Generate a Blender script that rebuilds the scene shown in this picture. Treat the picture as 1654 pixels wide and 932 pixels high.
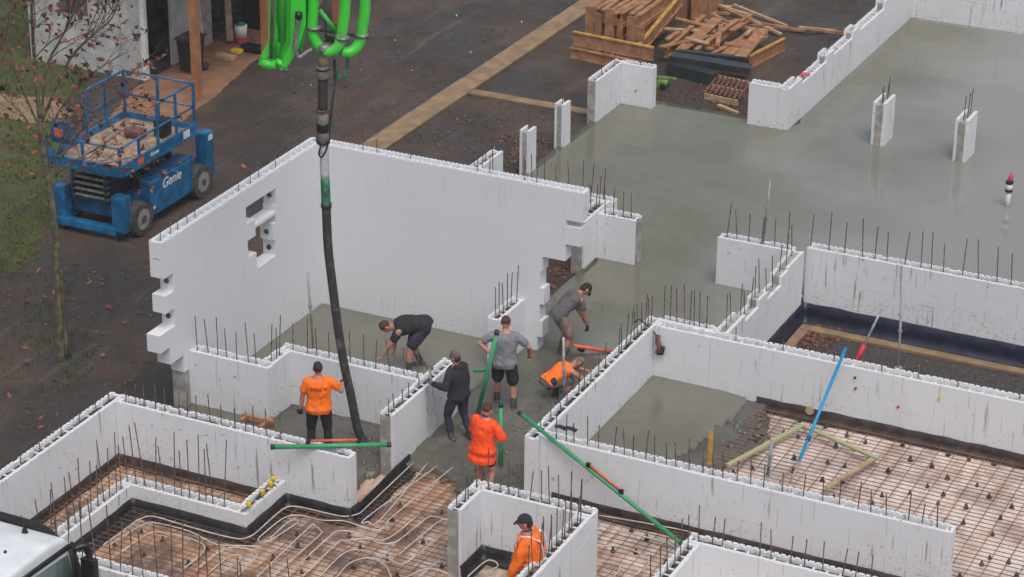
import bpy, bmesh, math, random
import numpy as np
from mathutils import Vector, Matrix, noise
from mathutils.bvhtree import BVHTree
random.seed(7)
R = math.radians
for o in list(bpy.data.objects): bpy.data.objects.remove(o)
SC = bpy.context.scene
COL = SC.collection

# ------------------------------------------------------------------ camera
F_PX, PITCH, ROLL, YAW = 4078.77, R(24.37519), R(0.5373), R(25.6496)
CAM = Vector((22.57, -38.49, 20.5)); CX, CY = 827.0, 466.0
_d = Vector((0, math.cos(PITCH), -math.sin(PITCH))); _r = Vector((1, 0, 0)); _u = _r.cross(_d)
_r2 = math.cos(ROLL)*_r + math.sin(ROLL)*_u; _u2 = -math.sin(ROLL)*_r + math.cos(ROLL)*_u
_Z = Matrix.Rotation(YAW, 3, 'Z')
CR, CU, CD = _Z @ _r2, _Z @ _u2, _Z @ _d
cam = bpy.data.cameras.new('camera'); camo = bpy.data.objects.new('camera', cam); COL.objects.link(camo)
mw = Matrix((CR, CU, -CD)).transposed().to_4x4(); mw.translation = CAM
camo.matrix_world = mw
cam.sensor_width = 36; cam.lens = F_PX/1654*36; cam.clip_start = .5; cam.clip_end = 2000
SC.camera = camo
# ------------------------------------------------------------------ sky, sun, exposure
SUN_EL, SUN_AZ = R(62), R(138)       # azimuth clockwise from +Y
w = bpy.data.worlds.new('World'); SC.world = w; w.use_nodes = True
nt = w.node_tree; nt.nodes.clear()
sky = nt.nodes.new('ShaderNodeTexSky'); sky.sky_type = 'NISHITA'; sky.sun_disc = False
sky.sun_elevation = SUN_EL; sky.sun_rotation = SUN_AZ; sky.air_density = 1.0; sky.dust_density = 6.0; sky.ozone_density = 1.0
hs = nt.nodes.new('ShaderNodeHueSaturation'); hs.inputs['Saturation'].default_value = .52
bgn = nt.nodes.new('ShaderNodeBackground'); bgn.inputs[1].default_value = .11
outn = nt.nodes.new('ShaderNodeOutputWorld')
nt.links.new(sky.outputs[0], hs.inputs['Color']); nt.links.new(hs.outputs[0], bgn.inputs[0]); nt.links.new(bgn.outputs[0], outn.inputs[0])
sl = bpy.data.lights.new('sun', 'SUN'); sl.energy = .6; sl.angle = R(40); sl.color = (1, .98, .96)
so = bpy.data.objects.new('sun', sl); COL.objects.link(so)
sd = Vector((math.sin(SUN_AZ)*math.cos(SUN_EL), math.cos(SUN_AZ)*math.cos(SUN_EL), math.sin(SUN_EL)))
so.rotation_euler = sd.to_track_quat('Z', 'Y').to_euler(); so.location = (0, 0, 60)
SC.view_settings.view_transform = 'Standard'; SC.view_settings.look = 'None'
SC.view_settings.exposure = .35; SC.view_settings.gamma = 1; SC.view_settings.use_curve_mapping = False

# ------------------------------------------------------------------ pixel -> place helpers
def ray(x, y): return CR*((x-CX)/F_PX) - CU*((y-CY)/F_PX) + CD
def G(x, y, z=0.0):
    d = ray(x, y); return CAM + d*((z-CAM.z)/d.z)
def onY(x, y, Y): d = ray(x, y); return CAM + d*((Y-CAM.y)/d.y)
def onX(x, y, X): d = ray(x, y); return CAM + d*((X-CAM.x)/d.x)
FH = Vector((CD.x, CD.y, 0)).normalized(); RH = Vector((FH.y, -FH.x, 0))
def upright(x, y, base, off=0.0):     # point of the upright plane through base that faces the viewpoint
    d = ray(x, y); b = Vector(base)+FH*off
    return CAM + d*(((b-CAM).dot(FH))/d.dot(FH))

# ------------------------------------------------------------------ materials
MATS = {}
def mat(name, col, rough=.7, var=.12, scale=6.0, bump=0.0, bscale=60.0, metal=0.0, col2=None, spec=.5, mixlo=.42, mixhi=.62, detail=5.0, coat=0.0):
    m = bpy.data.materials.new(name); m.use_nodes = True; t = m.node_tree; n = t.nodes; l = t.links
    b = n['Principled BSDF']; b.inputs['Roughness'].default_value = rough; b.inputs['Metallic'].default_value = metal
    b.inputs['Specular IOR Level'].default_value = spec
    if coat: b.inputs['Coat Weight'].default_value = coat
    tc = n.new('ShaderNodeTexCoord'); no = n.new('ShaderNodeTexNoise'); no.inputs['Scale'].default_value = scale; no.inputs['Detail'].default_value = detail
    geo = n.new('ShaderNodeNewGeometry'); l.new(geo.outputs['Position'], no.inputs['Vector'])
    rp = n.new('ShaderNodeValToRGB'); c2 = col2 or tuple(c*(1-var*2) for c in col); c1 = col if col2 else tuple(min(1, c*(1+var*.4)) for c in col)
    rp.color_ramp.elements[0].position = mixlo; rp.color_ramp.elements[1].position = mixhi
    rp.color_ramp.elements[0].color = (*c2, 1); rp.color_ramp.elements[1].color = (*c1, 1)
    l.new(no.outputs['Fac'], rp.inputs['Fac']); l.new(rp.outputs['Color'], b.inputs['Base Color'])
    if bump:
        nb = n.new('ShaderNodeTexNoise'); nb.inputs['Scale'].default_value = bscale; nb.inputs['Detail'].default_value = 4
        l.new(geo.outputs['Position'], nb.inputs['Vector'])
        bp = n.new('ShaderNodeBump'); bp.inputs['Strength'].default_value = bump; bp.inputs['Distance'].default_value = .02
        l.new(nb.outputs['Fac'], bp.inputs['Height']); l.new(bp.outputs['Normal'], b.inputs['Normal'])
    MATS[name] = m; return m
def node_mix(t, fac, a, b):
    mx = t.nodes.new('ShaderNodeMix'); mx.data_type = 'RGBA'
    for s, v in ((0, fac), (6, a), (7, b)):
        if hasattr(v, 'links'): t.links.new(v, mx.inputs[s])
        else: mx.inputs[s].default_value = v if s == 0 else (*v, 1)
    return mx.outputs[2]
def tex_noise(t, scale, vec, detail=4, rough=.5):
    n = t.nodes.new('ShaderNodeTexNoise'); n.inputs['Scale'].default_value = scale; n.inputs['Detail'].default_value = detail; n.inputs['Roughness'].default_value = rough
    t.links.new(vec, n.inputs['Vector']); return n.outputs['Fac']
def ramp(t, fac, lo, hi, a=0.0, b=1.0):
    n = t.nodes.new('ShaderNodeMapRange'); n.inputs[1].default_value = lo; n.inputs[2].default_value = hi; n.inputs[3].default_value = a; n.inputs[4].default_value = b
    t.links.new(fac, n.inputs[0]); return n.outputs[0]
def mul(t, a, b):
    n = t.nodes.new('ShaderNodeMath'); n.operation = 'MULTIPLY'; t.links.new(a, n.inputs[0])
    if hasattr(b, 'links'): t.links.new(b, n.inputs[1])
    else: n.inputs[1].default_value = b
    return n.outputs[0]
def scaled(t, vec, s):
    n = t.nodes.new('ShaderNodeMapping'); n.inputs['Scale'].default_value = s; t.links.new(vec, n.inputs['Vector']); return n.outputs[0]
def blank(name, rough=.7, spec=.5):
    m = bpy.data.materials.new(name); m.use_nodes = True; t = m.node_tree
    b = t.nodes['Principled BSDF']; b.inputs['Roughness'].default_value = rough; b.inputs['Specular IOR Level'].default_value = spec
    g = t.nodes.new('ShaderNodeNewGeometry'); MATS[name] = m
    return m, t, b, g.outputs['Position']
def bumped(t, b, h, strength, dist=.02):
    bp = t.nodes.new('ShaderNodeBump'); bp.inputs['Strength'].default_value = strength; bp.inputs['Distance'].default_value = dist
    t.links.new(h, bp.inputs['Height']); t.links.new(bp.outputs['Normal'], b.inputs['Normal'])

def foam(name, dirt):
    m, t, b, P = blank(name, .75, .25)
    base = node_mix(t, tex_noise(t, .7, P, 3), (.635, .655, .69), (.715, .73, .76))
    streak = ramp(t, tex_noise(t, 1.0, scaled(t, P, (14, 14, .9)), 3), .61, .69)                # vertical dribbles of slurry
    patch = ramp(t, tex_noise(t, .9, P, 4), .46, .62)
    base = node_mix(t, mul(t, mul(t, streak, patch), dirt), base, (.30, .29, .28))
    spl = ramp(t, tex_noise(t, 11, P, 6, .7), .61, .66)                                          # thrown splashes of concrete
    sp2 = ramp(t, tex_noise(t, .8, scaled(t, P, (1, 1, 1.6)), 3), .47, .60)
    base = node_mix(t, mul(t, mul(t, spl, sp2), dirt), base, (.26, .25, .225))
    sz = t.nodes.new('ShaderNodeSeparateXYZ'); t.links.new(P, sz.inputs[0])
    low = mul(t, ramp(t, sz.outputs['Z'], .62, .05), ramp(t, tex_noise(t, .55, P, 3), .40, .58))
    sp3 = ramp(t, tex_noise(t, 19, P, 5, .75), .56, .60)
    base = node_mix(t, mul(t, mul(t, sp3, low), .8), base, (.29, .28, .25))
    crs = ramp(t, tex_noise(t, 1.0, scaled(t, P, (.7, .7, 34)), 2), .70, .72)                     # short scored lines along the courses
    cr2 = ramp(t, tex_noise(t, 1.3, P, 2), .55, .60)
    base = node_mix(t, mul(t, mul(t, crs, cr2), .55*dirt), base, (.30, .25, .22))
    film = ramp(t, tex_noise(t, 1.6, P, 5, .6), .50, .75, 0, .30*dirt)
    base = node_mix(t, film, base, (.58, .565, .53))
    rust = ramp(t, tex_noise(t, 2.2, P, 4), .70, .76, 0, .55*dirt)
    base = node_mix(t, rust, base, (.55, .38, .26))
    t.links.new(base, b.inputs['Base Color']); bumped(t, b, tex_noise(t, 120, P, 2), .15, .01)
    return m
foam('foam', .22); foam('foam_low', 1.15)
def wet(name, c1, c2, r0, r1, bstr, bsc, sky_sheen=None):
    m, t, b, P = blank(name, .3, .5)
    n1 = tex_noise(t, .45, P, 5, .55); n2 = tex_noise(t, 3.5, P, 6, .6)
    base = node_mix(t, ramp(t, n1, .38, .64), c1, c2)
    base = node_mix(t, ramp(t, n2, .45, .8, 0, .35), base, tuple(c*.7 for c in c1))
    if sky_sheen:        # bright sky reflection painted into the slab colour, paler towards the right
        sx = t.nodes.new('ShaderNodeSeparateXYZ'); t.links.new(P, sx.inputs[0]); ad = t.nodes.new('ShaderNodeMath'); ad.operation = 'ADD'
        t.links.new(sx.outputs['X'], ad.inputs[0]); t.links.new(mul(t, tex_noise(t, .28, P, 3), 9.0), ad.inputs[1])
        base = node_mix(t, ramp(t, ad.outputs[0], 9.4, 13.2, 0, .85), base, sky_sheen)
    t.links.new(base, b.inputs['Base Color'])
    t.links.new(ramp(t, n1, .36, .62, r1, r0), b.inputs['Roughness'])
    sw = tex_noise(t, 1.0, scaled(t, P, (2.2, .7, 1)), 4)
    add = t.nodes.new('ShaderNodeMath'); add.operation = 'ADD'
    t.links.new(mul(t, sw, .6), add.inputs[0]); t.links.new(mul(t, tex_noise(t, bsc, P, 5, .6), .5), add.inputs[1])
    bumped(t, b, add.outputs[0], bstr, .03); return m
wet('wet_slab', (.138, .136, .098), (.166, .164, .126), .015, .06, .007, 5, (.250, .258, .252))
wet('wet_room', (.138, .136, .106), (.168, .166, .134), .06, .22, .04, 5)
wet('wet_rough', (.082, .079, .064), (.140, .136, .114), .18, .5, 1.0, 6)
wet('wet_spill', (.070, .068, .058), (.125, .122, .108), .3, .6, 1.0, 9)
mat('core', (.36, .345, .32), .85, .15, 5, .3, 40)
mat('core_dark', (.13, .105, .095), .9, .4, 9, .5, 40)
# ground: basalt gravel, mud, green tinge
m, t, b, P = blank('ground', .85, .3)
gr = node_mix(t, ramp(t, tex_noise(t, 26, P, 8, .75), .36, .66), (.026, .023, .021), (.112, .098, .090))
mid = tex_noise(t, 6.5, P, 8, .82)
gr = node_mix(t, ramp(t, mid, .40, .60, 0, .65), gr, (.031, .027, .025)); gr = node_mix(t, ramp(t, tex_noise(t, 9.5, P, 8, .85), .56, .66, 0, .5), gr, (.125, .112, .108))
mud = ramp(t, tex_noise(t, .33, P, 7, .65), .46, .56)
gr = node_mix(t, mul(t, mud, .75), gr, (.105, .070, .052))
rut = tex_noise(t, 1.0, scaled(t, P, (2.0, .16, 1)), 5, .6); trk = ramp(t, rut, .54, .62, 0, .8)
gr = node_mix(t, trk, gr, (.078, .050, .039)); gr = node_mix(t, ramp(t, rut, .40, .34, 0, .6), gr, (.125, .112, .106))
pl = ramp(t, tex_noise(t, 22, P, 4, .8), .62, .70, 0, .8)
gr = node_mix(t, pl, gr, (.17, .155, .15))
t.links.new(gr, b.inputs['Base Color']); t.links.new(ramp(t, tex_noise(t, .5, P, 3), .42, .60, .22, .95), b.inputs['Roughness'])
ad = t.nodes.new('ShaderNodeMath'); ad.operation = 'ADD'; t.links.new(mul(t, rut, 1.6), ad.inputs[0]); t.links.new(tex_noise(t, 14, P, 9, .8), ad.inputs[1])
bumped(t, b, ad.outputs[0], .9, .05)
mat('lawn', (.070, .084, .018), .9, .3, 3.0, .8, 50, col2=(.045, .05, .02), mixlo=.35, mixhi=.6)
mat('blade', (.078, .105, .018), .7, .3, 2.0, col2=(.05, .07, .015))
mat('path', (.30, .145, .075), .9, .2, 2.2, .5, 40, col2=(.20, .105, .065))
mat('sleeper', (.30, .205, .11), .85, .2, 3.0, .5, 60, col2=(.21, .14, .085))
# floor sheet under the mesh
m, t, b, P = blank('underlay', .6, .4)
sx = t.nodes.new('ShaderNodeSeparateXYZ'); t.links.new(P, sx.inputs[0]); east = ramp(t, sx.outputs['X'], 6.5, 10)
inv = t.nodes.new('ShaderNodeMath'); inv.operation = 'SUBTRACT'; inv.inputs[0].default_value = 1; t.links.new(mul(t, east, .55), inv.inputs[1])
u = node_mix(t, ramp(t, tex_noise(t, .35, P, 3), .38, .62), (.54, .35, .23), (.60, .49, .42)); u = node_mix(t, mul(t, east, .8), u, (.78, .70, .65))
u = node_mix(t, mul(t, ramp(t, tex_noise(t, 1.0, scaled(t, P, (4.5, 1.1, 1)), 6, .65), .46, .60, 0, .85), inv.outputs[0]), u, (.40, .20, .105))
u = node_mix(t, mul(t, ramp(t, tex_noise(t, 1.1, P, 8, .7), .46, .58, 0, .92), inv.outputs[0]), u, (.145, .105, .088))
u = node_mix(t, ramp(t, tex_noise(t, 9, P, 6, .7), .60, .70, 0, .6), u, (.12, .08, .065))
t.links.new(u, b.inputs['Base Color']); bumped(t, b, tex_noise(t, 8, P, 5), .5, .03)
mat('rust_bar', (.19, .10, .068), .85, .35, 14)
mat('mesh_rust', (.27, .125, .065), .85, .4, 1.2, col2=(.10, .06, .045))
mat('bar_dark', (.15, .122, .112), .8, .3, 10)
mat('steel_grey', (.36, .37, .38), .5, .15, 9, metal=.3)
mat('pex', (.58, .51, .47), .45, .12, 6)
mat('chair_plastic', (.075, .055, .050), .6, .2, 20)
mat('membrane_black', (.022, .021, .023), .45, .3, 5, .4, 15)
mat('membrane_brown', (.050, .031, .026), .55, .3, 5, .4, 15)
mat('membrane_navy', (.012, .017, .045), .4, .3, 5, .4, 12)
mat('gravel', (.085, .075, .07), .9, .4, 24, .9, 40, col2=(.03, .026, .026), detail=8)
mat('rubble_red', (.19, .082, .055), .9, .3, 12)
mat('rubble_grey', (.15, .135, .13), .9, .35, 14)
mat('chip_white', (.55, .54, .52), .8, .1, 14)
mat('timber', (.40, .20, .095), .75, .2, 5, .3, 40, col2=(.25, .12, .06))
mat('timber_edge', (.52, .30, .06), .7, .15, 5)
mat('timber_pale', (.46, .33, .20), .8, .15, 6, col2=(.33, .22, .13))
mat('post_timber', (.38, .165, .07), .8, .15, 5, col2=(.28, .12, .055))
mat('steel_dark', (.040, .050, .056), .4, .2, 6, metal=.2)
mat('shed_white', (.50, .51, .51), .7, .12, 2.5, .1, 20, col2=(.38, .39, .385))
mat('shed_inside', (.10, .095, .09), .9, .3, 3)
mat('lift_blue', (.008, .145, .33), .35, .2, 5, coat=.2)
mat('lift_blue_dark', (.008, .095, .22), .5, .2, 5)
mat('deck_tan', (.36, .26, .18), .8, .2, 5)
mat('rubber', (.034, .032, .031), .75, .25, 5, .4, 60, col2=(.105, .10, .095), mixlo=.30, mixhi=.46, detail=9)
mat('tyre', (.085, .075, .065), .9, .25, 10, .4, 40)
mat('rim', (.30, .295, .26), .6, .15, 10)
mat('boom_green', (.045, .60, .045), .38, .08, 7, .15, 30, col2=(.16, .36, .13), mixlo=.30, mixhi=.44, detail=9, coat=.2)
mat('boom_green_deep', (.03, .34, .05), .5, .1, 7, .15, 30, col2=(.13, .20, .10), mixlo=.34, mixhi=.46, detail=9)
mat('clamp_steel', (.26, .255, .235), .5, .2, 20, metal=.4)
mat('hose_grey', (.19, .19, .182), .6, .15, 10)
mat('sleeve_clear', (.52, .53, .54), .4, .1, 10)
mat('hose_green', (.04, .20, .12), .6, .2, 12)
mat('pole_green', (.03, .30, .13), .45, .12, 7, col2=(.14, .26, .17), mixlo=.32, mixhi=.46, detail=8)
mat('pole_orange', (.80, .13, .05), .5, .12, 9)
mat('pole_blue', (.0, .30, .62), .35, .1, 5)
mat('red_plastic', (.62, .03, .06), .5, .1, 9)
mat('pink_plastic', (.60, .06, .14), .5, .1, 9)
mat('yellow_plastic', (.80, .56, .02), .5, .1, 9)
mat('lime', (.33, .38, .20), .7, .2, 9, col2=(.40, .36, .19))
mat('lime_green', (.19, .34, .07), .5, .2, 9)
mat('tool_red', (.22, .08, .085), .6, .3, 12)
mat('white_plastic', (.70, .71, .71), .45, .06, 6)
mat('truck_white', (.70, .75, .78), .25, .05, 2, coat=.5)
mat('glass_dark', (.10, .14, .14), .08, .1, 2)
mat('black_trim', (.014, .014, .015), .4, .2, 10)
mat('skin', (.50, .24, .17), .6, .12, 12)
mat('skin_tan', (.44, .20, .14), .6, .12, 12)
mat('hair_dark', (.035, .022, .017), .7, .3, 40)
mat('hair_sandy', (.30, .18, .10), .7, .3, 40)
mat('hair_red', (.10, .035, .022), .7, .3, 40)
mat('hivis_orange', (1.0, .185, .008), .75, .06, 5, .25, 14)
mat('hivis_red', (1.0, .085, .008), .75, .06, 5, .25, 14)
mat('reflective', (.80, .80, .80), .4, .06, 8)
mat('cloth_black', (.022, .021, .026), .9, .07, 8, .4, 14)
mat('cloth_navy', (.032, .034, .058), .9, .07, 8, .4, 14)
mat('cloth_grey', (.20, .21, .235), .9, .07, 8, .4, 14)
mat('cloth_dkgrey', (.115, .108, .115), .9, .07, 8, .4, 14)
mat('cloth_tan', (.25, .185, .14), .9, .07, 8, .4, 14)
mat('cloth_blackgreen', (.018, .026, .024), .6, .25, 8)
mat('cap_black', (.022, .024, .028), .8, .2, 20)
mat('glove_grey', (.12, .135, .16), .8, .2, 20)
mat('boot_grey', (.085, .088, .08), .8, .25, 20)
mat('print_dark', (.16, .03, .015), .8, .1, 20)
mat('bark', (.17, .15, .085), .9, .3, 9, .6, 30, col2=(.07, .06, .042))
mat('twig', (.095, .080, .070), .9, .3, 9)
mat('leaf_red', (.23, .075, .048), .7, .3, 8, col2=(.11, .035, .03))
mat('leaf_dark', (.055, .025, .026), .7, .3, 8)
mat('leaf_orange', (.36, .115, .052), .7, .3, 8, col2=(.25, .085, .045))

# ------------------------------------------------------------------ mesh helpers
def link(o, parent=None):
    COL.objects.link(o)
    if parent is not None: o.parent = parent
    return o
def tag(o, label=None, cat=None, group=None, kind=None):
    if label: o['label'] = label
    if cat: o['category'] = cat
    if group: o['group'] = group
    if kind: o['kind'] = kind
    return o
def empty(name, loc=(0, 0, 0), rz=0.0):
    o = bpy.data.objects.new(name, None); o.empty_display_size = .2; o.location = loc; o.rotation_euler = (0, 0, rz); COL.objects.link(o); return o
def thing(name, label, cat, loc=(0, 0, 0), rz=0.0, group=None): return tag(empty(name, loc, rz), label, cat, group)
def obj(name, bm, m, parent=None, smooth=False):
    me = bpy.data.meshes.new(name)
    if bm.is_valid: bmesh.ops.recalc_face_normals(bm, faces=bm.faces[:])
    bm.to_mesh(me); bm.free()
    for mm in (m if isinstance(m, (list, tuple)) else [m]): me.materials.append(MATS[mm])
    if smooth: me.polygons.foreach_set('use_smooth', [True]*len(me.polygons))
    return link(bpy.data.objects.new(name, me), parent)
def share(name, me, parent=None, loc=(0, 0, 0), rot=(0, 0, 0), sc=(1, 1, 1)):
    o = bpy.data.objects.new(name, me); o.location = loc; o.rotation_euler = rot; o.scale = sc; return link(o, parent)
def B(): return bmesh.new()
def box(bm, x0, x1, y0, y1, z0, z1, mi=0):
    v = [bm.verts.new((x, y, z)) for z in (z0, z1) for x, y in ((x0, y0), (x1, y0), (x1, y1), (x0, y1))]
    fs = [bm.faces.new([v[i] for i in f]) for f in ((3, 2, 1, 0), (4, 5, 6, 7), (0, 1, 5, 4), (1, 2, 6, 5), (2, 3, 7, 6), (3, 0, 4, 7))]
    for f in fs: f.material_index = mi
    return v
def bevel(bm, w, seg=2):
    bmesh.ops.bevel(bm, geom=bm.edges[:], offset=w, segments=seg, affect='EDGES', profile=.6); return bm
def frame_of(d):
    d = d.normalized(); s = d.cross(Vector((0, 0, 1)))
    if s.length < 1e-3: s = d.cross(Vector((0, 1, 0)))
    s.normalize(); return s, s.cross(d).normalized()
def tube(bm, pts, r, n=8, cap=True, r1=None):
    pts = [Vector(p) for p in pts]; rings = []; N = len(pts)
    for i, p in enumerate(pts):
        d = (pts[min(i+1, N-1)]-pts[max(i-1, 0)]); s, u = frame_of(d)
        rr = r if r1 is None else r+(r1-r)*i/(N-1)
        if i and rings:
            s0 = rings[-1][1]; s = (s0-d.normalized()*s0.dot(d.normalized())).normalized(); u = s.cross(d.normalized())
        rings.append(([bm.verts.new(p+(s*math.cos(a)+u*math.sin(a))*rr) for a in [2*math.pi*k/n for k in range(n)]], s))
    for (a, _), (b2, _) in zip(rings, rings[1:]):
        for k in range(n): bm.faces.new((a[k], a[(k+1) % n], b2[(k+1) % n], b2[k]))
    if cap: bm.faces.new(rings[0][0][::-1]); bm.faces.new(rings[-1][0])
    return bm
def cyl(bm, p, q, r, n=12, r1=None): return tube(bm, [p, q], r, n, True, r1)
def smooth_path(pts, n=5):
    P = [Vector(p) for p in pts]; out = []
    for i in range(len(P)-1):
        a, b2, c, d = P[max(i-1, 0)], P[i], P[i+1], P[min(i+2, len(P)-1)]
        for k in range(n):
            t_ = k/n; out.append(.5*((2*b2)+(c-a)*t_+(2*a-5*b2+4*c-d)*t_*t_+(3*b2-a-3*c+d)*t_**3))
    out.append(P[-1]); return out
def beam(bm, p, q, w, h):               # rectangular bar from p to q
    p, q = Vector(p), Vector(q); s, u = frame_of(q-p); vs = []
    for c in (p, q):
        for a, b2 in ((-1, -1), (1, -1), (1, 1), (-1, 1)): vs.append(bm.verts.new(c+s*a*w/2+u*b2*h/2))
    for f in ((3, 2, 1, 0), (4, 5, 6, 7), (0, 1, 5, 4), (1, 2, 6, 5), (2, 3, 7, 6), (3, 0, 4, 7)): bm.faces.new([vs[i] for i in f])
def inpoly(x, y, poly):
    c = False; n = len(poly)
    for i in range(n):
        x1, y1 = poly[i]; x2, y2 = poly[(i+1) % n]
        if (y1 > y) != (y2 > y) and x < (x2-x1)*(y-y1)/(y2-y1)+x1: c = not c
    return c
def sheet(name, poly, z, m, step=.15, hf=None, wob=0.0, skirt=.2, kind='structure'):
    xs = [p[0] for p in poly]; ys = [p[1] for p in poly]; bm = B(); V = {}
    nx = int((max(xs)-min(xs))/step)+1; ny = int((max(ys)-min(ys))/step)+1
    def vert(i, j):
        if (i, j) not in V:
            x = min(xs)+i*(max(xs)-min(xs))/nx; y = min(ys)+j*(max(ys)-min(ys))/ny
            V[(i, j)] = bm.verts.new((x, y, z+(hf(x, y) if hf else 0)))
        return V[(i, j)]
    for i in range(nx):
        for j in range(ny):
            x = min(xs)+(i+.5)*(max(xs)-min(xs))/nx; y = min(ys)+(j+.5)*(max(ys)-min(ys))/ny
            dx = wob*noise.noise((x*1.3, y*1.3, 3.1))+wob*.5*noise.noise((x*4, y*4, 9)); dy = wob*noise.noise((x*1.3, y*1.3, 7.7))+wob*.5*noise.noise((x*4, y*4, 5))
            if inpoly(x+dx, y+dy, poly): bm.faces.new((vert(i, j), vert(i+1, j), vert(i+1, j+1), vert(i, j+1)))
    if skirt:
        be = [e for e in bm.edges if len(e.link_faces) == 1]
        ex = bmesh.ops.extrude_edge_only(bm, edges=be)
        for v in [g for g in ex['geom'] if isinstance(g, bmesh.types.BMVert)]: v.co.z -= skirt
    o = obj(name, bm, m, smooth=True); return tag(o, kind=kind)
def polyface(name, rects, z, m, kind='structure'):
    bm = B()
    for x0, x1, y0, y1 in rects:
        bm.faces.new([bm.verts.new((x, y, z)) for x, y in ((x0, y0), (x1, y0), (x1, y1), (x0, y1))])
    bmesh.ops.remove_doubles(bm, verts=bm.verts[:], dist=1e-4)
    return tag(obj(name, bm, m), kind=kind)

# ------------------------------------------------------------------ the setting
GZ, MZ, PZ = -.15, -.18, -.5
polyface('ground', [(-300, -.15, -300, 300), (-.15, 8.1, .15, 300), (8.1, 300, 4.6, 300), (-.15, 300, -300, -10.75)], GZ, 'ground')
polyface('floor_underlay', [(-.15, 60, -10.75, .15)], MZ, 'underlay')
polyface('gravel_bed', [(8.1, 60, .15, 4.6)], PZ, 'gravel')
def hs_(x, y): return .012*noise.noise((x*2.3, y*2.3, 0))+.007*noise.noise((x*7, y*7, 4))
def hr_(x, y): return .035*noise.noise((x*1.8, y*1.8, 0))+.022*noise.noise((x*5, y*5, 4))+.010*noise.noise((x*13, y*13, 8))
S1 = [(.52, 5.0), (.52, 13.38), (4.6, 13.38), (4.6, 22.4), (26, 22.4), (26, 4.5), (8.12, 4.5), (8.12, .2), (3.74, .2), (3.74, 5.0)]
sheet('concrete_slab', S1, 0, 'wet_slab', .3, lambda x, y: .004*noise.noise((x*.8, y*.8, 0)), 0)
def hcor(x, y):
    k = min(1, max(0, (-y-.2)/2.5)); e = 0
    if y < -4.3: e = -.10*min(1, (-4.3-y)/.9)
    return k*hr_(x, y)*(1.5+.6*min(1, max(0, (-y-2.5)/1.5)))+e
sheet('fresh_concrete', [(4.3, .2), (6.85, .2), (6.85, -4.9), (6.6, -5.2), (5.85, -5.75), (5.45, -5.0), (4.9, -4.85), (4.3, -5.05)], .0, 'wet_rough', .05, hcor, .12)
sheet('concrete_floor', [(-.1, .1), (4.3, .1), (4.3, -3.72), (1.5, -3.72), (1.5, -4.5), (-.1, -4.5)], 0, 'wet_room', .12, lambda x, y: hs_(x, y)*.35, 0)
sheet('hall_concrete', [(-.14, -6.7), (-.14, -3.7), (4.28, -3.7), (4.28, -4.9), (4.0, -5.6), (4.1, -6.7)], -.035, 'wet_rough', .06, lambda x, y: hr_(x, y)*.55, .10)
def hroom(x, y):
    return .15*hs_(x, y)-max(0, x-8.35)*.09
def hspill(x, y):
    e = max(0, x-8.9); k = min(1, max(0, (x-8.1)/.6)); return k*hr_(x, y)*1.5-.10*min(1, e*1.2)-.05-.05*(1-k)
sheet('room_concrete', [(6.85, .1), (8.75, .1), (8.85, -1.0), (8.6, -2.2), (8.25, -3.4), (8.1, -4.6), (6.85, -4.6)], 0, 'wet_room', .06, hroom, .10)
sheet('spilled_concrete', [(7.9, .1), (9.1, .1), (9.75, -1.1), (9.6, -1.8), (9.2, -2.6), (9.3, -3.2), (8.9, -4.6), (7.9, -4.6)], -.02, 'wet_spill', .05, hspill, .22)
lawn_px = [(-80, -120), (75, -120), (70, 20), (150, 135), (80, 175), (95, 215), (120, 330), (60, 380), (55, 420), (-80, 470)]
lawn = [tuple(G(x, y, GZ)[:2]) for x, y in lawn_px]
sheet('lawn', lawn, GZ+.008, 'lawn', .18, None, .45, 0)
lawn2 = [tuple(G(x, y, GZ)[:2]) for x, y in [(55, 560), (145, 520), (160, 560), (120, 610), (60, 600)]]
bm = B(); k = 0
lawn3 = [tuple(G(x, y, GZ)[:2]) for x, y in [(-20, 380), (70, 360), (130, 470), (120, 640), (-20, 640)]]
for poly, cnt, hh in ((lawn, 34000, .07), (lawn2, 420, .08), (lawn3, 2600, .05)):
    xs = [p[0] for p in poly]; ys = [p[1] for p in poly]; done = 0
    while done < cnt:
        x = random.uniform(min(xs)-.3, max(xs)+.3); y = random.uniform(min(ys)-.3, max(ys)+.3)
        if x < -22 or not inpoly(x+.5*noise.noise((x, y, 1)), y+.5*noise.noise((x, y, 5)), poly) or noise.noise((x*1.1, y*1.1, 2)) < -.18: done += .3; continue
        done += 1; a = random.uniform(0, 6.28); h = hh*random.uniform(.6, 1.5); wd = .012
        dx, dy = math.cos(a)*wd, math.sin(a)*wd; lx, ly = random.gauss(0, .03), random.gauss(0, .03)
        bm.faces.new((bm.verts.new((x-dx, y-dy, GZ)), bm.verts.new((x+dx, y+dy, GZ)), bm.verts.new((x+lx, y+ly, GZ+h))))
tag(obj('grass', bm, 'blade'), 'short green grass blades on the lawn beneath the tree', 'grass', kind='stuff')
sheet('path', [tuple(G(x, y, GZ)[:2]) for x, y in [(120, 262), (215, 145), (300, 95), (400, -30), (560, -30), (436, 78), (335, 165), (250, 232), (200, 262)]], GZ+.03, 'path', .05, hs_, .07, .1)
sheet('path', [tuple(G(x, y, GZ)[:2]) for x, y in [(-40, 150), (95, 160), (120, 185), (60, 200), (-40, 185)]], GZ+.03, 'sleeper', .12, None, .06, .1)

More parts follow.
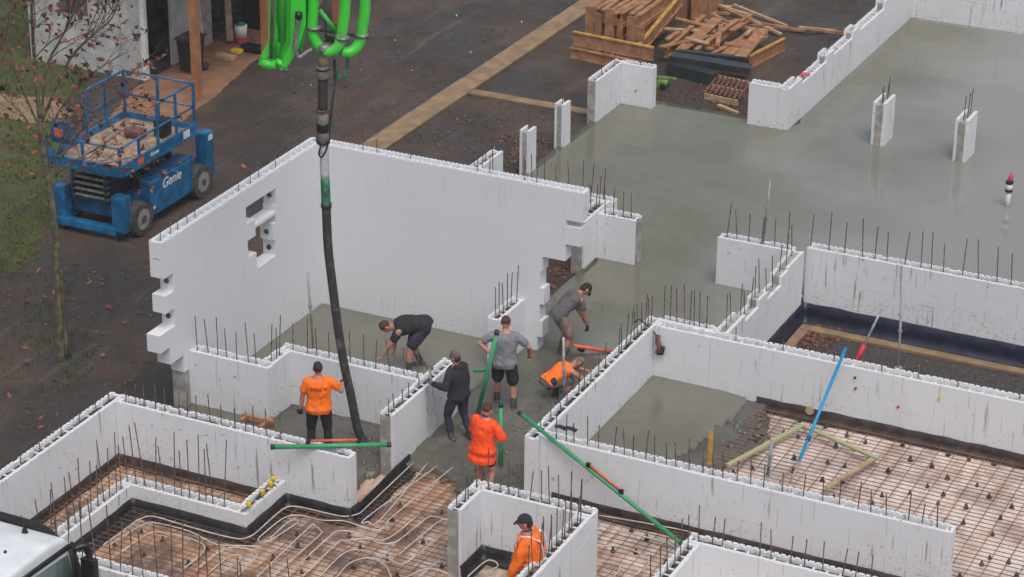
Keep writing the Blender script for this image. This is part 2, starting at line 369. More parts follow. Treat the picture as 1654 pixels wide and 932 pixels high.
# rubble scatters
def rubble(name, label, px, n, s, m, z, seed=1):
    rnd = random.Random(seed); poly = [tuple(G(x, y, z)[:2]) for x, y in px]; xs = [p[0] for p in poly]; ys = [p[1] for p in poly]; bm = B(); c = 0
    while c < n:
        x = rnd.uniform(min(xs), max(xs)); y = rnd.uniform(min(ys), max(ys)); c += .2
        if not inpoly(x, y, poly): continue
        c += .8; r = s*rnd.uniform(.4, 1.5)
        M = Matrix.Translation((x, y, z+r*.25)) @ Matrix.Rotation(rnd.uniform(0, 6), 4, Vector((rnd.random(), rnd.random(), 1))) @ Matrix.Diagonal((r*rnd.uniform(.7, 1.6), r, r*.6, 1))
        bmesh.ops.create_icosphere(bm, subdivisions=1, radius=.6, matrix=M)
    return tag(obj(name, bm, m, smooth=(name == 'concrete_lumps')), label, 'rubble', kind='stuff')
RA = [(640, 235), (770, 150), (945, 185), (900, 220), (860, 262), (800, 262), (700, 245)]
rubble('rubble', 'loose grey stones beside the concrete slab edge', RA, 420, .035, 'rubble_grey', GZ, 2)
rubble('rubble', 'reddish clods of earth beside the slab edge', [(790, 215), (890, 225), (865, 285), (800, 270)], 260, .05, 'rubble_red', GZ, 3)
rubble('rubble', 'red broken earth around the slatted pallet', [(1062, 140), (1150, 135), (1210, 180), (1195, 190), (1062, 168)], 260, .04, 'rubble_red', GZ, 4)
rubble('rubble', 'heap of reddish brick bits in the gravel pit corner', [(1272, 545), (1300, 498), (1350, 512), (1365, 545), (1320, 575)], 420, .055, 'rubble_red', PZ, 5)
rubble('rubble', 'grey stones strewn over the gravel pit', [(1290, 560), (1330, 520), (1654, 600), (1654, 640), (1400, 580)], 400, .03, 'rubble_grey', PZ, 6)
rubble('rubble', 'pale foam crumbs strewn over the dark yard', [(560, 30), (900, 20), (800, 120), (640, 200), (420, 150)], 26, .035, 'chip_white', GZ, 7)
rubble('rubble', 'reddish earth under the tall wall opening', [(880, 415), (935, 425), (888, 478)], 160, .05, 'rubble_red', GZ, 8)
rubble('rubble', 'clods of earth strewn over the muddy yard', [(110, 420), (240, 420), (250, 600), (190, 640), (30, 730), (0, 600)], 300, .03, 'rubble_grey', GZ, 9)
rubble('rubble', 'stone chips lying over the yard behind the tall wall', [(350, 300), (480, 215), (420, 150), (900, -20), (930, 0), (560, 235)], 700, .03, 'rubble_grey', GZ, 10)

mat('lump', (.105, .10, .086), .7, .2, 9, .5, 30)
rubble('concrete_lumps', 'lumps of fresh concrete along the spill onto the mesh', [(1160, 655), (1215, 645), (1242, 690), (1222, 720), (1150, 748), (1120, 742)], 80, .10, 'wet_spill', MZ+.02, 11)
rubble('concrete_lumps', 'lumps of fresh concrete at the front of the pour', [(655, 742), (740, 742), (748, 775), (860, 775), (868, 800), (770, 800), (725, 790), (700, 765)], 90, .09, 'wet_spill', MZ+.02, 12)
rubble('concrete_lumps', 'churned lumps of fresh concrete around the crew', [(700, 720), (770, 660), (860, 600), (890, 640), (845, 700), (845, 770), (760, 770)], 120, .07, 'wet_rough', -.05, 13)
rubble('concrete_lumps', 'lumps of fresh concrete where the hose pours', [(560, 700), (610, 690), (628, 745), (600, 765), (580, 740)], 60, .08, 'wet_rough', -.07, 14)
# timber sleepers laid flat
def plank_thing(label, x0, x1, y0, y1, z0, z1, m='sleeper', cat='timber', name='ground_timber', group=None):
    bm = B(); box(bm, x0, x1, y0, y1, z0, z1); o = obj(name, bevel(bm, .006, 1), m); return tag(o, label, cat, group)
plank_thing('long tan timber strip lying on the dark yard behind the tall wall', -3.6, -3.0, 6.2, 13.1, GZ, GZ+.05)
plank_thing('far tan timber strip reaching to the timber stack', -3.58, -3.0, 13.12, 24, GZ, GZ+.052)
plank_thing('narrow tan timber strip ending at the small corner wall', -2.98, .38, 12.2, 12.5, GZ, GZ+.05)

# ------------------------------------------------------------------ insulated formwork walls
ROD = None
def rod_mesh(m):
    bm = B(); cyl(bm, (0, 0, 0), (0, 0, 1), 1, 6); me = bpy.data.meshes.new('rebar'); bm.to_mesh(me); bm.free(); me.materials.append(MATS[m]); return me
ROD = rod_mesh('bar_dark'); RODR = rod_mesh('rust_bar'); RODM = rod_mesh('mesh_rust')
BLK = {}
def block(parent, m, x0, x1, y0, y1, z0, z1, gap=.0022, name='foam_block'):
    key = (round(x1-x0, 3), round(y1-y0, 3), round(z1-z0, 3), m)
    if key not in BLK:
        bm = B(); sx, sy, sz = (x1-x0)/2, (y1-y0)/2, (z1-z0)/2; box(bm, -sx+gap, sx-gap, -sy, sy, -sz+gap, sz) if (x1-x0) > (y1-y0) else box(bm, -sx, sx, -sy+gap, sy-gap, -sz+gap, sz)
        bevel(bm, .0022, 1) if m == 'foam_low' else None; me = bpy.data.meshes.new(name); bm.to_mesh(me); bm.free(); me.materials.append(MATS[m]); BLK[key] = me
    return share(name, BLK[key], parent, ((x0+x1)/2, (y0+y1)/2, (z0+z1)/2))
def rebar(parent, x, y, z0, h, r=.0100, tilt=.042, rust=None):
    me = RODR if (rust if rust is not None else random.random() < .3) else ROD
    return share('rebar', me, parent, (x, y, z0), (random.gauss(0, tilt), random.gauss(0, tilt), 0), (r, r, h))
SK, CH = .062, .333
def icf(label, ax, segs, b0, b1, z0=-.35, fill=.05, bars=None, ends=(0, 0), core='core_dark', m='foam_low', teeth=True, name='foam_wall', group=None):
    """ax: run axis; segs [(a0,a1,ztop)]; b0,b1 span across; bars (spacing, height, a_from, a_to)"""
    A0 = segs[0][0]; A1 = segs[-1][1]
    loc = ((A0+A1)/2, (b0+b1)/2, z0) if ax == 'x' else ((b0+b1)/2, (A0+A1)/2, z0)
    t_ = thing(name, label, 'wall', (0, 0, 0), 0, group)
    def put(a0, a1, c0, c1, za, zb):
        return block(t_, m, a0, a1, c0, c1, za, zb) if ax == 'x' else block(t_, m, c0, c1, a0, a1, za, zb)
    tb = B(); cb = B()
    for si, (a0, a1, zt) in enumerate(segs):
        k = 0; z = zt
        while z > z0+.05:
            zb = max(z0, z-CH); zb = z0 if zb-z0 < .1 else zb
            for s, (c0, c1) in enumerate(((b0, b0+SK), (b1-SK, b1))):
                a = a0; first = .6 if (k+s) % 2 else 1.2
                while a < a1-1e-4:
                    e = a+first; first = 1.2
                    if a1-e < .3: e = a1
                    put(a, e, c0, c1, zb, z); a = e
            z = zb; k += 1
        if teeth:
            a = a0+.02
            while a < a1-.08:
                back = (b1-SK+.004, b1-.004) if ax == 'x' else (b0+.004, b0+SK-.004); front = (b0+.01, b0+SK-.01) if ax == 'x' else (b1-SK+.01, b1-.01)
                jl = .078+random.uniform(-.015, .012)
                if random.random() < .93:
                    if ax == 'x': box(tb, a, a+jl, *back, zt-.004, zt+.024)
                    else: box(tb, *back, a, a+jl, zt-.004, zt+.024)
                if ax == 'x': box(tb, a, a+jl*.6, *front, zt-.004, zt+.009)
                else: box(tb, *front, a, a+jl*.6, zt-.004, zt+.009)
                a += .112
        # core with an uneven top
        i0 = a0+(0 if (ends[0] or si) else .061); i1 = a1-(0 if (ends[1] or si < len(segs)-1) else .061)
        if ends[0] and si == 0: i0 -= .004
        if ends[1] and si == len(segs)-1: i1 += .004
        n = max(2, int((i1-i0)/.12))
        for q in range(n):
            p0, p1 = i0+(i1-i0)*q/n, i0+(i1-i0)*(q+1)/n; zz = zt-fill-abs(random.gauss(0, .018))
            if ax == 'x': box(cb, p0, p1, b0+SK-.001, b1-SK+.001, z0, zz)
            else: box(cb, b0+SK-.001, b1-SK+.001, p0, p1, z0, zz)
        # plastic webs tying the two skins
        a = a0+.1
        while a < a1-.05:
            if ax == 'x': box(tb, a, a+.035, b0+SK-.002, b1-SK+.002, zt-.14, zt-.035-random.random()*.03)
            else: box(tb, b0+SK-.002, b1-SK+.002, a, a+.035, zt-.14, zt-.035-random.random()*.03)
            a += .2+random.random()*.02
    obj('concrete_core', cb, core, t_)
    o = obj('interlock_teeth', tb, m, t_); o['kind'] = 'stuff'
    for e, flag in ((0, ends[0]), (1, ends[1])):
        if flag == 0:          # foam stop end
            a0, a1, zt = segs[0] if e == 0 else segs[-1]; p, q = (a0+.003, a0+.06) if e == 0 else (a1-.06, a1-.003)
            bm = B(); box(bm, *((p, q, b0+SK, b1-SK) if ax == 'x' else (b0+SK, b1-SK, p, q)), z0, zt-.02); obj('stop_end', bm, m, t_)
        if flag == 'cap':      # exposed concrete end over the full width
            a0, a1, zt = segs[0] if e == 0 else segs[-1]; bm = B(); p = a0-.012 if e == 0 else a1+.012; q = a0-.001 if e == 0 else a1+.001
            lo, hi = min(p, q), max(p, q)
            if ax == 'x': box(bm, lo, hi, b0+.02, b1-.012, z0, zt-.03)
            else: box(bm, b0+.003, b1-.05, lo, hi, z0, zt-.03)
            obj('concrete_end', bm, 'core', t_)
    if bars:
        for sp, h, f0, f1 in (bars if isinstance(bars, list) else [bars]):
            a = f0
            while a <= f1:
                zt = next((s[2] for s in segs if s[0] <= a <= s[1]), segs[0][2]); c = (b0+b1)/2+random.gauss(0, .012)
                hh = h*random.uniform(.76, 1.18)
                x, y = (a, c) if ax == 'x' else (c, a); rebar(t_, x, y, zt-.12, hh+.12); a += sp*random.uniform(.7, 1.3)
    return t_

# low walls
icf('low white wall between the hall and the tall-walled room', 'x', [(0.002, 1.62, 1.0)], -4.68, -4.43, bars=(.2, .62, .1, 1.4), core='core')
icf('short white return of the stepped hall wall', 'y', [(-4.43, -3.905, 1.0)], 1.37, 1.62, bars=(.19, .66, -4.35, -3.9), core='core')
icf('white hall wall behind the man holding the concrete hose', 'x', [(1.37, 4.165, 1.0)], -3.905, -3.655, bars=[(.24, .62, 1.6, 4.1)], core='core')
icf('white partition wall with a grey concrete end beside the hooded man', 'y', [(-5.27, -2.9, 1.0)], 4.17, 4.42, ends=('cap', 0), bars=[(.3, .22, -5.2, -4.0)])
icf('short white wall stub joining the tall wall near the grey shirted man', 'y', [(-1.05, -.002, 1.0)], 4.10, 4.36, bars=(.17, .62, -.95, -.1))
icf('white outer wall of the lower room bordering the muddy yard', 'y', [(-11.4, -6.64, 1.0)], -.29, -.04, bars=(.55, .12, -10.5, -6.8))
icf('long white wall with green float pole resting on its end', 'x', [(-.038, 4.5, 1.0)], -6.93, -6.68, bars=(.23, .42, .1, 3.2))
icf('low white wall around the pipe loops beside the lower room', 'x', [(.85, 3.30, .30)], -8.22, -7.97, bars=(.17, 1.05, .95, 2.9), core='core')
icf('low white wall running towards the truck', 'y', [(-10.42, -8.222, .30)], .85, 1.10, bars=(.2, .98, -10.3, -8.3), core='core')
icf('short low white wall with yellow capped bars', 'y', [(-7.968, -6.935, .30)], 3.04, 3.29)
icf('low front wall with tall thin bars beside the white truck', 'x', [(.6, 9.5, .30)], -10.68, -10.424, bars=[(.22, .98, 1.0, 4.6), (.45, .9, 4.7, 8)], core='core')
icf('white wall in front of the crouching man with tool hanging at its end', 'y', [(-4.95, .38, 1.0)], 6.72, 6.96, bars=[(.17, .62, -1.3, .3), (.35, .5, -4.6, -1.5)])
icf('long white wall with the green float pole leaning against it', 'x', [(6.962, 14.0, 1.0)], -4.86, -4.61, bars=[(.2, .47, 7.2, 10.2), (.27, .42, 10.4, 13.8)], core='core')
icf('long white wall behind the rust stained mesh with the blue pole', 'x', [(6.962, 8.05, 1.0), (8.05, 16.5, 1.0)], 0.0, .27, z0=-.62, bars=[(.9, .22, 8.5, 16)], core='core')
icf('second white skin wall with a row of bars along the slab', 'x', [(6.962, 8.0, 1.0)], .275, .47, z0=-.3, bars=[(.12, .66, 7.0, 7.95)])
seg = [(.275, 1.2, 1.0), (1.2, 1.9, .86), (1.9, 2.35, 1.0), (2.35, 3.1, .82), (3.1, 3.45, 1.0), (3.45, 4.33, 1.05)]
icf('stepped white wall with exposed concrete beside the gravel pit', 'y', seg, 8.02, 8.27, z0=-.62, bars=[(.33, .6, .5, 4.1)], core='core', fill=.0)
icf('short white wall with a row of bars at the slab opening', 'x', [(6.47, 8.018, 1.0)], 4.33, 4.58, bars=[(.22, .68, 6.6, 7.9)], core='core_dark')
icf('white wall with streaked face behind the gravel pit', 'x', [(8.272, 14.5, 1.08)], 4.46, 4.72, z0=-.62, bars=(.29, .66, 8.3, 14))
icf('left wall of the small room beside the orange hi-vis man', 'y', [(-7.72, -6.722, 1.05)], 6.71, 6.95, ends=('cap', 0), bars=(.2, .35, -7.6, -6.8))
icf('back wall of the small room with the hi-vis man', 'x', [(6.71, 8.85, 1.05)], -6.99-.0, -6.74+.018, bars=(.17, .62, 7.0, 8.7))
icf('right wall of the small room the hi-vis man leans beside', 'y', [(-10.4, -6.992, 1.05)], 8.60, 8.85, bars=(.16, .62, -9.0, -7.1))
icf('white wall crossing the foreground with dark streaks', 'x', [(10.43, 16.5, 1.05)], -7.0, -6.74, bars=[(.23, .5, 10.6, 11.0), (.26, .52, 11.6, 13.4)])
icf('foreground white wall running towards the viewer beside the pole end', 'y', [(-10.4, -7.002, 1.05)], 10.43, 10.68, bars=(.3, .55, -8.6, -7.1))
icf('small white corner wall with a grey concrete end at the slab edge', 'y', [(11.55, 13.16, 1.0)], .42, .66, ends=('cap', 0), bars=(.8, .2, 12, 13))
icf('short white return of the small corner wall with a red mark', 'x', [(.662, 1.46, 1.0)], 12.93, 13.158, bars=(.5, .45, 1.1, 1.3))
seg = [(13.02, 13.9, 1.0), (13.9, 15.6, .86), (15.6, 16.1, 1.02), (16.1, 17.5, .88), (17.5, 18, 1.04), (18, 19.9, .92), (19.9, 20.4, 1.1), (20.4, 22.3, 1.35)]
icf('far white wall with stepped top running beside the slab', 'y', seg, 4.53, 4.78, core='core')
icf('short white wall end facing the slatted pallet', 'x', [(3.8, 4.528, 1.0)], 13.02, 13.27)
icf('farthest white wall stained along the slab edge', 'x', [(4.53, 14, 1.5)], 22.302, 22.56)
icf('white wall stub rising behind the tall wall opening', 'y', [(3.84, 5.02, 1.0)], 3.55, 3.84, bars=(.2, .6, 4, 5.0), ends=('cap', 0))
icf('white L-shaped wall arm standing on the slab behind the tall wall', 'x', [(3.842, 4.68, .96)], 4.44, 4.76, bars=(.17, .6, 3.95, 4.6), ends=(0, 'cap'))
icf('white back wall hidden mostly behind the tall wall', 'x', [(.7, 3.92, 1.0)], 5.022, 5.26, bars=(.24, .66, .9, 3.9))
icf('low white wall end behind the tall wall at the slab corner', 'y', [(5.4, 6.6, 1.0)], .44, .68, bars=(.4, .5, 5.5, 6.4))

# free standing columns
def column(label, x0, x1, y0, y1, top, bars):
    t_ = thing('foam_column', label, 'column', (0, 0, 0), 0, 'foam columns standing on the slab')
    zs = [-.1, top-.667, top-.333, top]
    for i in range(3):
        for c0, c1 in ((x0, x0+.07), (x1-.07, x1)): block(t_, 'foam_low', c0, c1, y0, y1, zs[i], zs[i+1])
    bm = B(); box(bm, x0+.068, x1-.068, y0-.006, y1-.02, -.1, top-.05); obj('concrete_core', bm, 'core', t_)
    for k in range(bars): rebar(t_, (x0+x1)/2+random.uniform(-.04, .04), y0+.1+(y1-y0-.2)*k/max(1, bars-1), top-.1, random.uniform(.4, .68), .0105, .02)
column('narrow foam column at the slab edge nearest the small corner wall', .42, .66, 9.75, 10.1, 1.0, 2)
column('ragged foam column at the slab edge by the red earth', .42, .66, 7.95, 8.3, .98, 2)
column('foam column on the slab opposite the stepped far wall', 6.76, 7.06, 13.05, 13.75, 1.02, 4)
column('foam column on the slab near the red capped pipe', 8.70, 9.0, 12.95, 13.65, .98, 3)

# tall walls
tl = thing('foam_wall', 'tall white wall with a toothed end and a ladder of holes', 'wall')
TT = .27
courses = [3.31-CH*i for i in range(11)]        # tops
ends_y = [-5.34, -5.34, -5.06, -5.33, -5.06, -5.56, -5.27, -4.86, -4.70, -4.69, -4.69]
holes = {1: (-2.62, -1.57), 2: (-2.32, -1.60), 3: (-2.60, -1.72), 4: (-2.31, -1.64)}
for i, zt in enumerate(courses):
    zb = zt-CH
    full = [(ends_y[i], TT)] if i not in holes else [(ends_y[i], holes[i][0]), (holes[i][1], TT)]
    for a0, a1 in full:
        a = a0; first = .9 if i % 2 else 1.2
        while a < a1-1e-4:
            e = a+first; first = 1.2
            if a1-e < .35: e = a1
            if i == 0:
                block(tl, 'foam', -TT, -TT+.066, a, e, zb, zt, .0006); block(tl, 'foam', -.066, 0, a, e, zb, zt, .0006)
            else: block(tl, 'foam', -TT, 0, a, e, zb, zt, .0006)
            a = e
bm = B(); box(bm, -TT+.0655, -.0655, -5.3395, -5.27, 3.0, 3.308); obj('foam_block', bm, 'foam', tl)
bm = B(); box(bm, -TT+.002, -.002, -2.31, -1.58, 2.46, 2.52); obj('cross_piece', bm, 'foam', tl)
bm = B(); box(bm, -TT+.0655, -.0655, -5.265, .2, 2.976, 3.19)
obj('cavity_floor', bm, 'foam', tl)
bm = B(); y = -5.3; 
while y < .15: box(bm, -TT+.066, -.066, y, y+.03, 3.14, 3.28); y += .2
y = -5.33
while y < .2:
    for c in (-TT+.004, -.062): box(bm, c, c+.058, y, y+.055, 3.306, 3.33)
    y += .088
o = obj('interlock_teeth', bm, 'foam', tl); o['kind'] = 'stuff'
bm = B(); box(bm, -TT+.004, -.004, -4.66, .22, -.3, courses[10]-CH-.001); obj('concrete_core', bm, 'core', tl)
for yb in (-5.15, -4.85, -4.6, -4.3, -4.05, -2.6, -2.2, -1.9, -1.3): rebar(tl, -.15, yb, 3.15, .42, .008, .02)
bm = B(); box(bm, -TT+.003, -.003, -4.84, -4.703, -.3, courses[7]-CH-.002); obj('concrete_end', bm, 'core', tl)
for zc, yc in ((2.82, -1.62), (2.14, -1.77), (1.80, -1.70), (2.48, -5.11), (1.81, -5.11)):     # round sockets seen in the reveals
    bm = B(); cyl(bm, (-.135, yc+.10, zc), (-.135, yc+.035, zc), .05, 12); obj('socket', bm, 'core_dark', tl)

tr = thing('foam_wall', 'tall white wall facing the crew with a stepped overhanging end', 'wall')
ends_x = [5.58, 5.56, 5.22, 5.54, 4.75, 4.72, 4.70, 4.66, 4.62, 4.6]
ctop = [3.31, 2.977, 2.74, 2.62, 2.26, 1.92, 1.62, 1.28, .95, .62, .28, -.05, -.3]
ex = [5.50, 5.48, 5.16, 5.46, 5.16, 4.70, 4.66, 4.74, 4.66, 4.72, 4.62, 4.6]
for i in range(12):
    zt, zb = ctop[i], ctop[i+1]; a = .0; first = 1.2 if i % 2 else .8
    while a < ex[i]-1e-4:
        e = a+first; first = 1.2
        if ex[i]-e < .35: e = ex[i]
        if i == 0:
            block(tr, 'foam', a, e, .001, .067, zb, zt, .0006); block(tr, 'foam', a, e, TT-.066, TT, zb, zt, .0006)
        else: block(tr, 'foam', a, e, .001, TT, zb, zt, .0006)
        a = e
bm = B(); box(bm, 5.43, 5.4995, .0675, TT-.0665, 2.98, 3.308); obj('foam_block', bm, 'foam', tr)
bm = B(); box(bm, .01, 5.42, .0675, TT-.0665, 2.976, 3.22); obj('cavity_floor', bm, 'foam', tr)
bm = B(); x = .1
while x < 5.35: box(bm, x, x+.03, .067, TT-.066, 3.14, 3.28); x += .2
x = .05
while x < 5.42:
    for c in (.005, TT-.062): box(bm, x, x+.055, c, c+.058, 3.306, 3.33)
    x += .088
o = obj('interlock_teeth', bm, 'foam', tr); o['kind'] = 'stuff'
for xb in (.9, 1.2, 1.9, 3.3, 3.55, 4.25, 4.5): rebar(tr, xb, .135, 3.15, random.uniform(.4, .8), .009, .02)

# ------------------------------------------------------------------ membranes along wall feet
def membrane(label, pts, m, z0, z1, out, name='damp_membrane', flap=.10):
    """strip along ground points; out = unit offset side (+1 left of travel, -1 right)"""
    bm = B(); P = []
    for i in range(len(pts)-1):
        a, b2 = Vector((*pts[i], 0)), Vector((*pts[i+1], 0)); n = max(2, int((b2-a).length/.12))
        for k in range(n+(i == len(pts)-2)): P.append(a.lerp(b2, k/n))
    rows = []
    for i, p in enumerate(P):
        d = (P[min(i+1, len(P)-1)]-P[max(i-1, 0)]).normalized(); nrm = Vector((-d.y, d.x, 0))*out
        j = noise.noise((p.x*3, p.y*3, 1))*.02; j2 = noise.noise((p.x*2, p.y*2, 9))*.04
        prof = [(.004, z1+j+.01), (.022+j*.3, z1+j), (.03+j*.5, (z0+z1)/2), (.05+j, z0+.03), (.05+flap+j2, z0+.012)]
        rows.append([bm.verts.new(p+nrm*o_+Vector((0, 0, z))) for o_, z in prof])
    for a, b2 in zip(rows, rows[1:]):
        for k in range(4): bm.faces.new((a[k], a[k+1], b2[k+1], b2[k]))
    return tag(obj(name, bm, m, smooth=True), label, 'membrane')
membrane('black membrane strip inside the low U-shaped wall with pipe loops', [(1.10, -10.4), (1.10, -8.22), (3.29, -8.22), (3.29, -6.93), (4.5, -6.93), (4.505, -6.65)], 'membrane_black', MZ, .06, -1, flap=.16)
membrane('black membrane strip running from the long wall end to the partition', [(4.52, -6.9), (4.44, -5.3), (4.44, -4.75)], 'membrane_black', MZ, .02, -1, flap=.2)
membrane('black membrane strip inside the small room of the hi-vis man', [(6.95, -7.8), (6.95, -7.0), (8.6, -7.0), (8.6, -10)], 'membrane_black', MZ, .06, -1, flap=.12)
membrane('dark brown membrane strip below the wall with the blue pole', [(9.0, 0), (16, 0)], 'membrane_brown', MZ, .03, -1)
membrane('dark brown membrane strip below the wall with the leaning float pole', [(7.2, -4.865), (14.0, -4.865)], 'membrane_brown', MZ, .02, -1)
membrane('dark brown membrane strip along the yard side room walls', [(-.04, -11), (-.04, -6.93), (3.03, -6.93)], 'membrane_brown', MZ, .0, -1, flap=.04)
membrane('navy membrane strip around the gravel pit wall', [(8.27, .3), (8.27, 4.46), (14.5, 4.46)], 'membrane_navy', PZ, -.08, -1, flap=.06)
bm = B(); box(bm, 8.36, 14.4, 4.02, 4.24, PZ+.002, PZ+.07); tag(obj('ground_timber', bevel(bm, .006, 1), 'sleeper'), 'long tan timber edging in front of the navy membrane', 'timber')
bm = B(); box(bm, 8.36, 8.56, 1.4, 4.0, PZ+.002, PZ+.068); tag(obj('ground_timber', bevel(bm, .006, 1), 'sleeper'), 'short tan timber edging beside the brick bits in the pit', 'timber')
for k, (a, b2) in enumerate((((388, 682), (402, 671)), ((420, 692), (441, 676)))):
    bm = B(); beam(bm, G(*a, .02), G(*b2, .02), .07, .09)
    tag(obj('form_board', bm, 'timber'), ('orange timber form board lying across the hall concrete', 'second orange timber form board nearer the hose man')[k], 'timber')
bm = B(); beam(bm, G(392, 672, .03), G(442, 684, .03), .05, .10); tag(obj('form_board', bm, 'timber'), 'orange timber edge board against the hall wall foot', 'timber')

# ------------------------------------------------------------------ reinforcing mesh
def visible(p, mrg=30):
    v = Vector(p)-CAM; d = v.dot(CD); x = CX+F_PX*v.dot(CR)/d; y = CY-F_PX*v.dot(CU)/d
    return -mrg < x < 1654+mrg and -mrg < y < 932+mrg
UB = {}
def bar(parent, p, q, r=.0066):
    p, q = Vector(p), Vector(q); d = q-p
    return share('bar', RODM, parent, p, d.to_track_quat('Z', 'Y').to_euler(), (r, r, d.length))
def mesh_mat(label, x0, x1, y0, y1, sp=.2, z=MZ+.075, sx=None):
    t_ = thing('steel_mesh', label, 'steel mesh', ((x0+x1)/2, (y0+y1)/2, z)); c = Vector(t_.location)
    x = x0+.06
    while x < x1:
        if visible((x, y0, z), 300) or visible((x, y1, z), 300) or visible((x, (y0+y1)/2, z), 300): bar(t_, Vector((x, y0, z))-c, Vector((x+random.gauss(0, .01), y1, z))-c)
        x += sp*random.uniform(.95, 1.05)
    y = y0+.05
    while y < y1:
        bar(t_, Vector((x0, y, z+.016))-c, Vector((x1, y+random.gauss(0, .01), z+.016))-c); y += .132*random.uniform(.95, 1.05)
    return t_
mesh_mat('rusty steel mesh under the pipe loops in the lower room', 1.12, 6.68, -10.4, -7.0)
mesh_mat('rusty steel mesh leading up to the fresh concrete front', 4.62, 6.68, -6.95, -5.0)
mesh_mat('rusty steel mesh in the strip along the yard side wall', .0, .84, -10.4, -6.95)
mesh_mat('rusty steel mesh over pale sheeting in the room with the blue pole', 9.05, 16.2, -4.58, -.06, .26)
mesh_mat('rusty steel mesh between the leaning float pole wall and the small room', 6.98, 14.0, -6.72, -4.92)
mesh_mat('rusty steel mesh beyond the end of the long wall', 14.05, 17.6, -9.5, -4.60, .2)
mesh_mat('rusty steel mesh between the small room and the foreground wall', 8.9, 10.4, -10.4, -6.76)

# bar chairs
bm = B()
for k in range(4):
    a = k*math.pi/2; cyl(bm, (math.cos(a)*.075, math.sin(a)*.075, 0), (0, 0, .15), .022, 5, .03)
cyl(bm, (0, 0, 0), (0, 0, .02), .08, 8); cyl(bm, (0, 0, .10), (0, 0, .17), .042, 8, .03)
CHM = bpy.data.meshes.new('bar_chair'); bm.to_mesh(CHM); bm.free(); CHM.materials.append(MATS['chair_plastic'])
def chairs(x0, x1, y0, y1, sp, where, seed):
    rnd = random.Random(seed); x = x0
    while x < x1:
        y = y0
        while y < y1:
            p = (x+rnd.uniform(-.22, .22), y+rnd.uniform(-.22, .22), MZ)
            if visible(p, 4) and rnd.random() < .9:
                o = share('bar_chair', CHM, None, p, (0, 0, rnd.uniform(0, 3)), (rnd.uniform(.42, .62),)*3)
                tag(o, 'small dark plastic bar chair holding up the mesh '+where, 'bar chair', 'bar chairs '+where)
            y += sp
        x += sp
chairs(1.5, 6.6, -10, -7.1, .62, 'among the pipe loops', 1)
chairs(4.9, 6.6, -6.8, -5.9, .6, 'before the fresh concrete', 2)
chairs(9.7, 16, -4.3, -.3, .56, 'in the room with the blue pole', 3)
chairs(7.4, 13.9, -6.5, -5.2, .6, 'behind the small room', 4)
chairs(14.3, 17.4, -8.5, -4.8, .62, 'beyond the long wall end', 5)

# heating pipes traced on the mesh
def pipe(label, px, org=None, s=3.883, r=.0115, z=MZ+.115):
    pts = [(org[0]+x/s, org[1]+y/s) for x, y in px] if org else px
    bm = B(); tube(bm, smooth_path([G(x, y, z+.012*random.random()) for x, y in pts], 5), r, 6)
    return tag(obj('heating_pipe', bm, 'pex', smooth=True), label, 'pipe', 'heating pipe loops on the mesh')
o6, o5, o7 = (400, 692), (0, 692), (820, 692)
LP = 'pale heating pipe looping over the mesh in the lower room'
pipe('outermost pale heating pipe following the black membrane', [(669, 746), (593, 818), (578, 830), (555, 834), (524, 828), (485, 819), (464, 819), (446, 831), (415, 859), (400, 868), (383, 870), (342, 861), (283, 844), (247, 834), (227, 838), (206, 852), (167, 880)])
for px in ([(1310, 225), (900, 560), (880, 600), (810, 638), (700, 610), (600, 580), (460, 575), (330, 545), (230, 560), (100, 660), (65, 700), (100, 715), (160, 690), (300, 600), (318, 585), (300, 575), (250, 590), (140, 690)],
           [(1190, 235), (745, 560), (760, 585), (830, 575), (1130, 215)], [(60, 930), (380, 625), (420, 612), (455, 640), (440, 680), (150, 930)],
           [(240, 930), (500, 690), (580, 642), (700, 660), (820, 718), (900, 720), (960, 692), (1120, 565), (1190, 555), (1260, 578)],
           [(345, 930), (560, 720), (620, 702), (760, 690), (880, 690), (1080, 535)], [(450, 930), (600, 785), (700, 762), (830, 790), (960, 850), (1050, 800), (1200, 680), (1255, 640)],
           [(560, 930), (640, 845), (760, 812), (860, 855), (900, 930)], [(1075, 930), (1170, 850), (1258, 770)], [(950, 790), (1190, 590), (1262, 572)], [(1000, 930), (1120, 880), (1230, 900), (1280, 930)]):
    pipe(LP, px, o6)
LQ = 'pale heating pipe loop near the white truck'
for px in ([(690, 730), (900, 602), (1000, 597), (1200, 650), (1350, 725), (1500, 735), (1640, 740)], [(1230, 885), (1400, 762), (1520, 748), (1612, 790), (1560, 850), (1480, 932)], [(1310, 905), (1440, 802), (1512, 800), (1490, 840), (1390, 910)],
           [(760, 775), (930, 660), (1030, 655), (1190, 690), (1280, 735), (1260, 790), (1150, 880)]): pipe(LQ, px, o5)
LM = 'pale heating pipe running behind the small room'
for px in ([(575, 545), (900, 600), (1160, 655), (1190, 705)], [(570, 610), (800, 665), (1040, 735), (1030, 830)], [(570, 735), (720, 742), (860, 800), (880, 850), (800, 920)], [(570, 835), (690, 850), (700, 890), (660, 930)]): pipe(LM, px, o7)
pipe('pale heating pipe loop inside the small room', [(1380, 930), (1490, 835), (1545, 832), (1570, 860), (1530, 890)], o6)
pipe('pale pipe loop lying beside the foreground wall foot', [(0, 720), (180, 770), (420, 850), (510, 862), (525, 845), (380, 790), (0, 712)], (1234, 692))

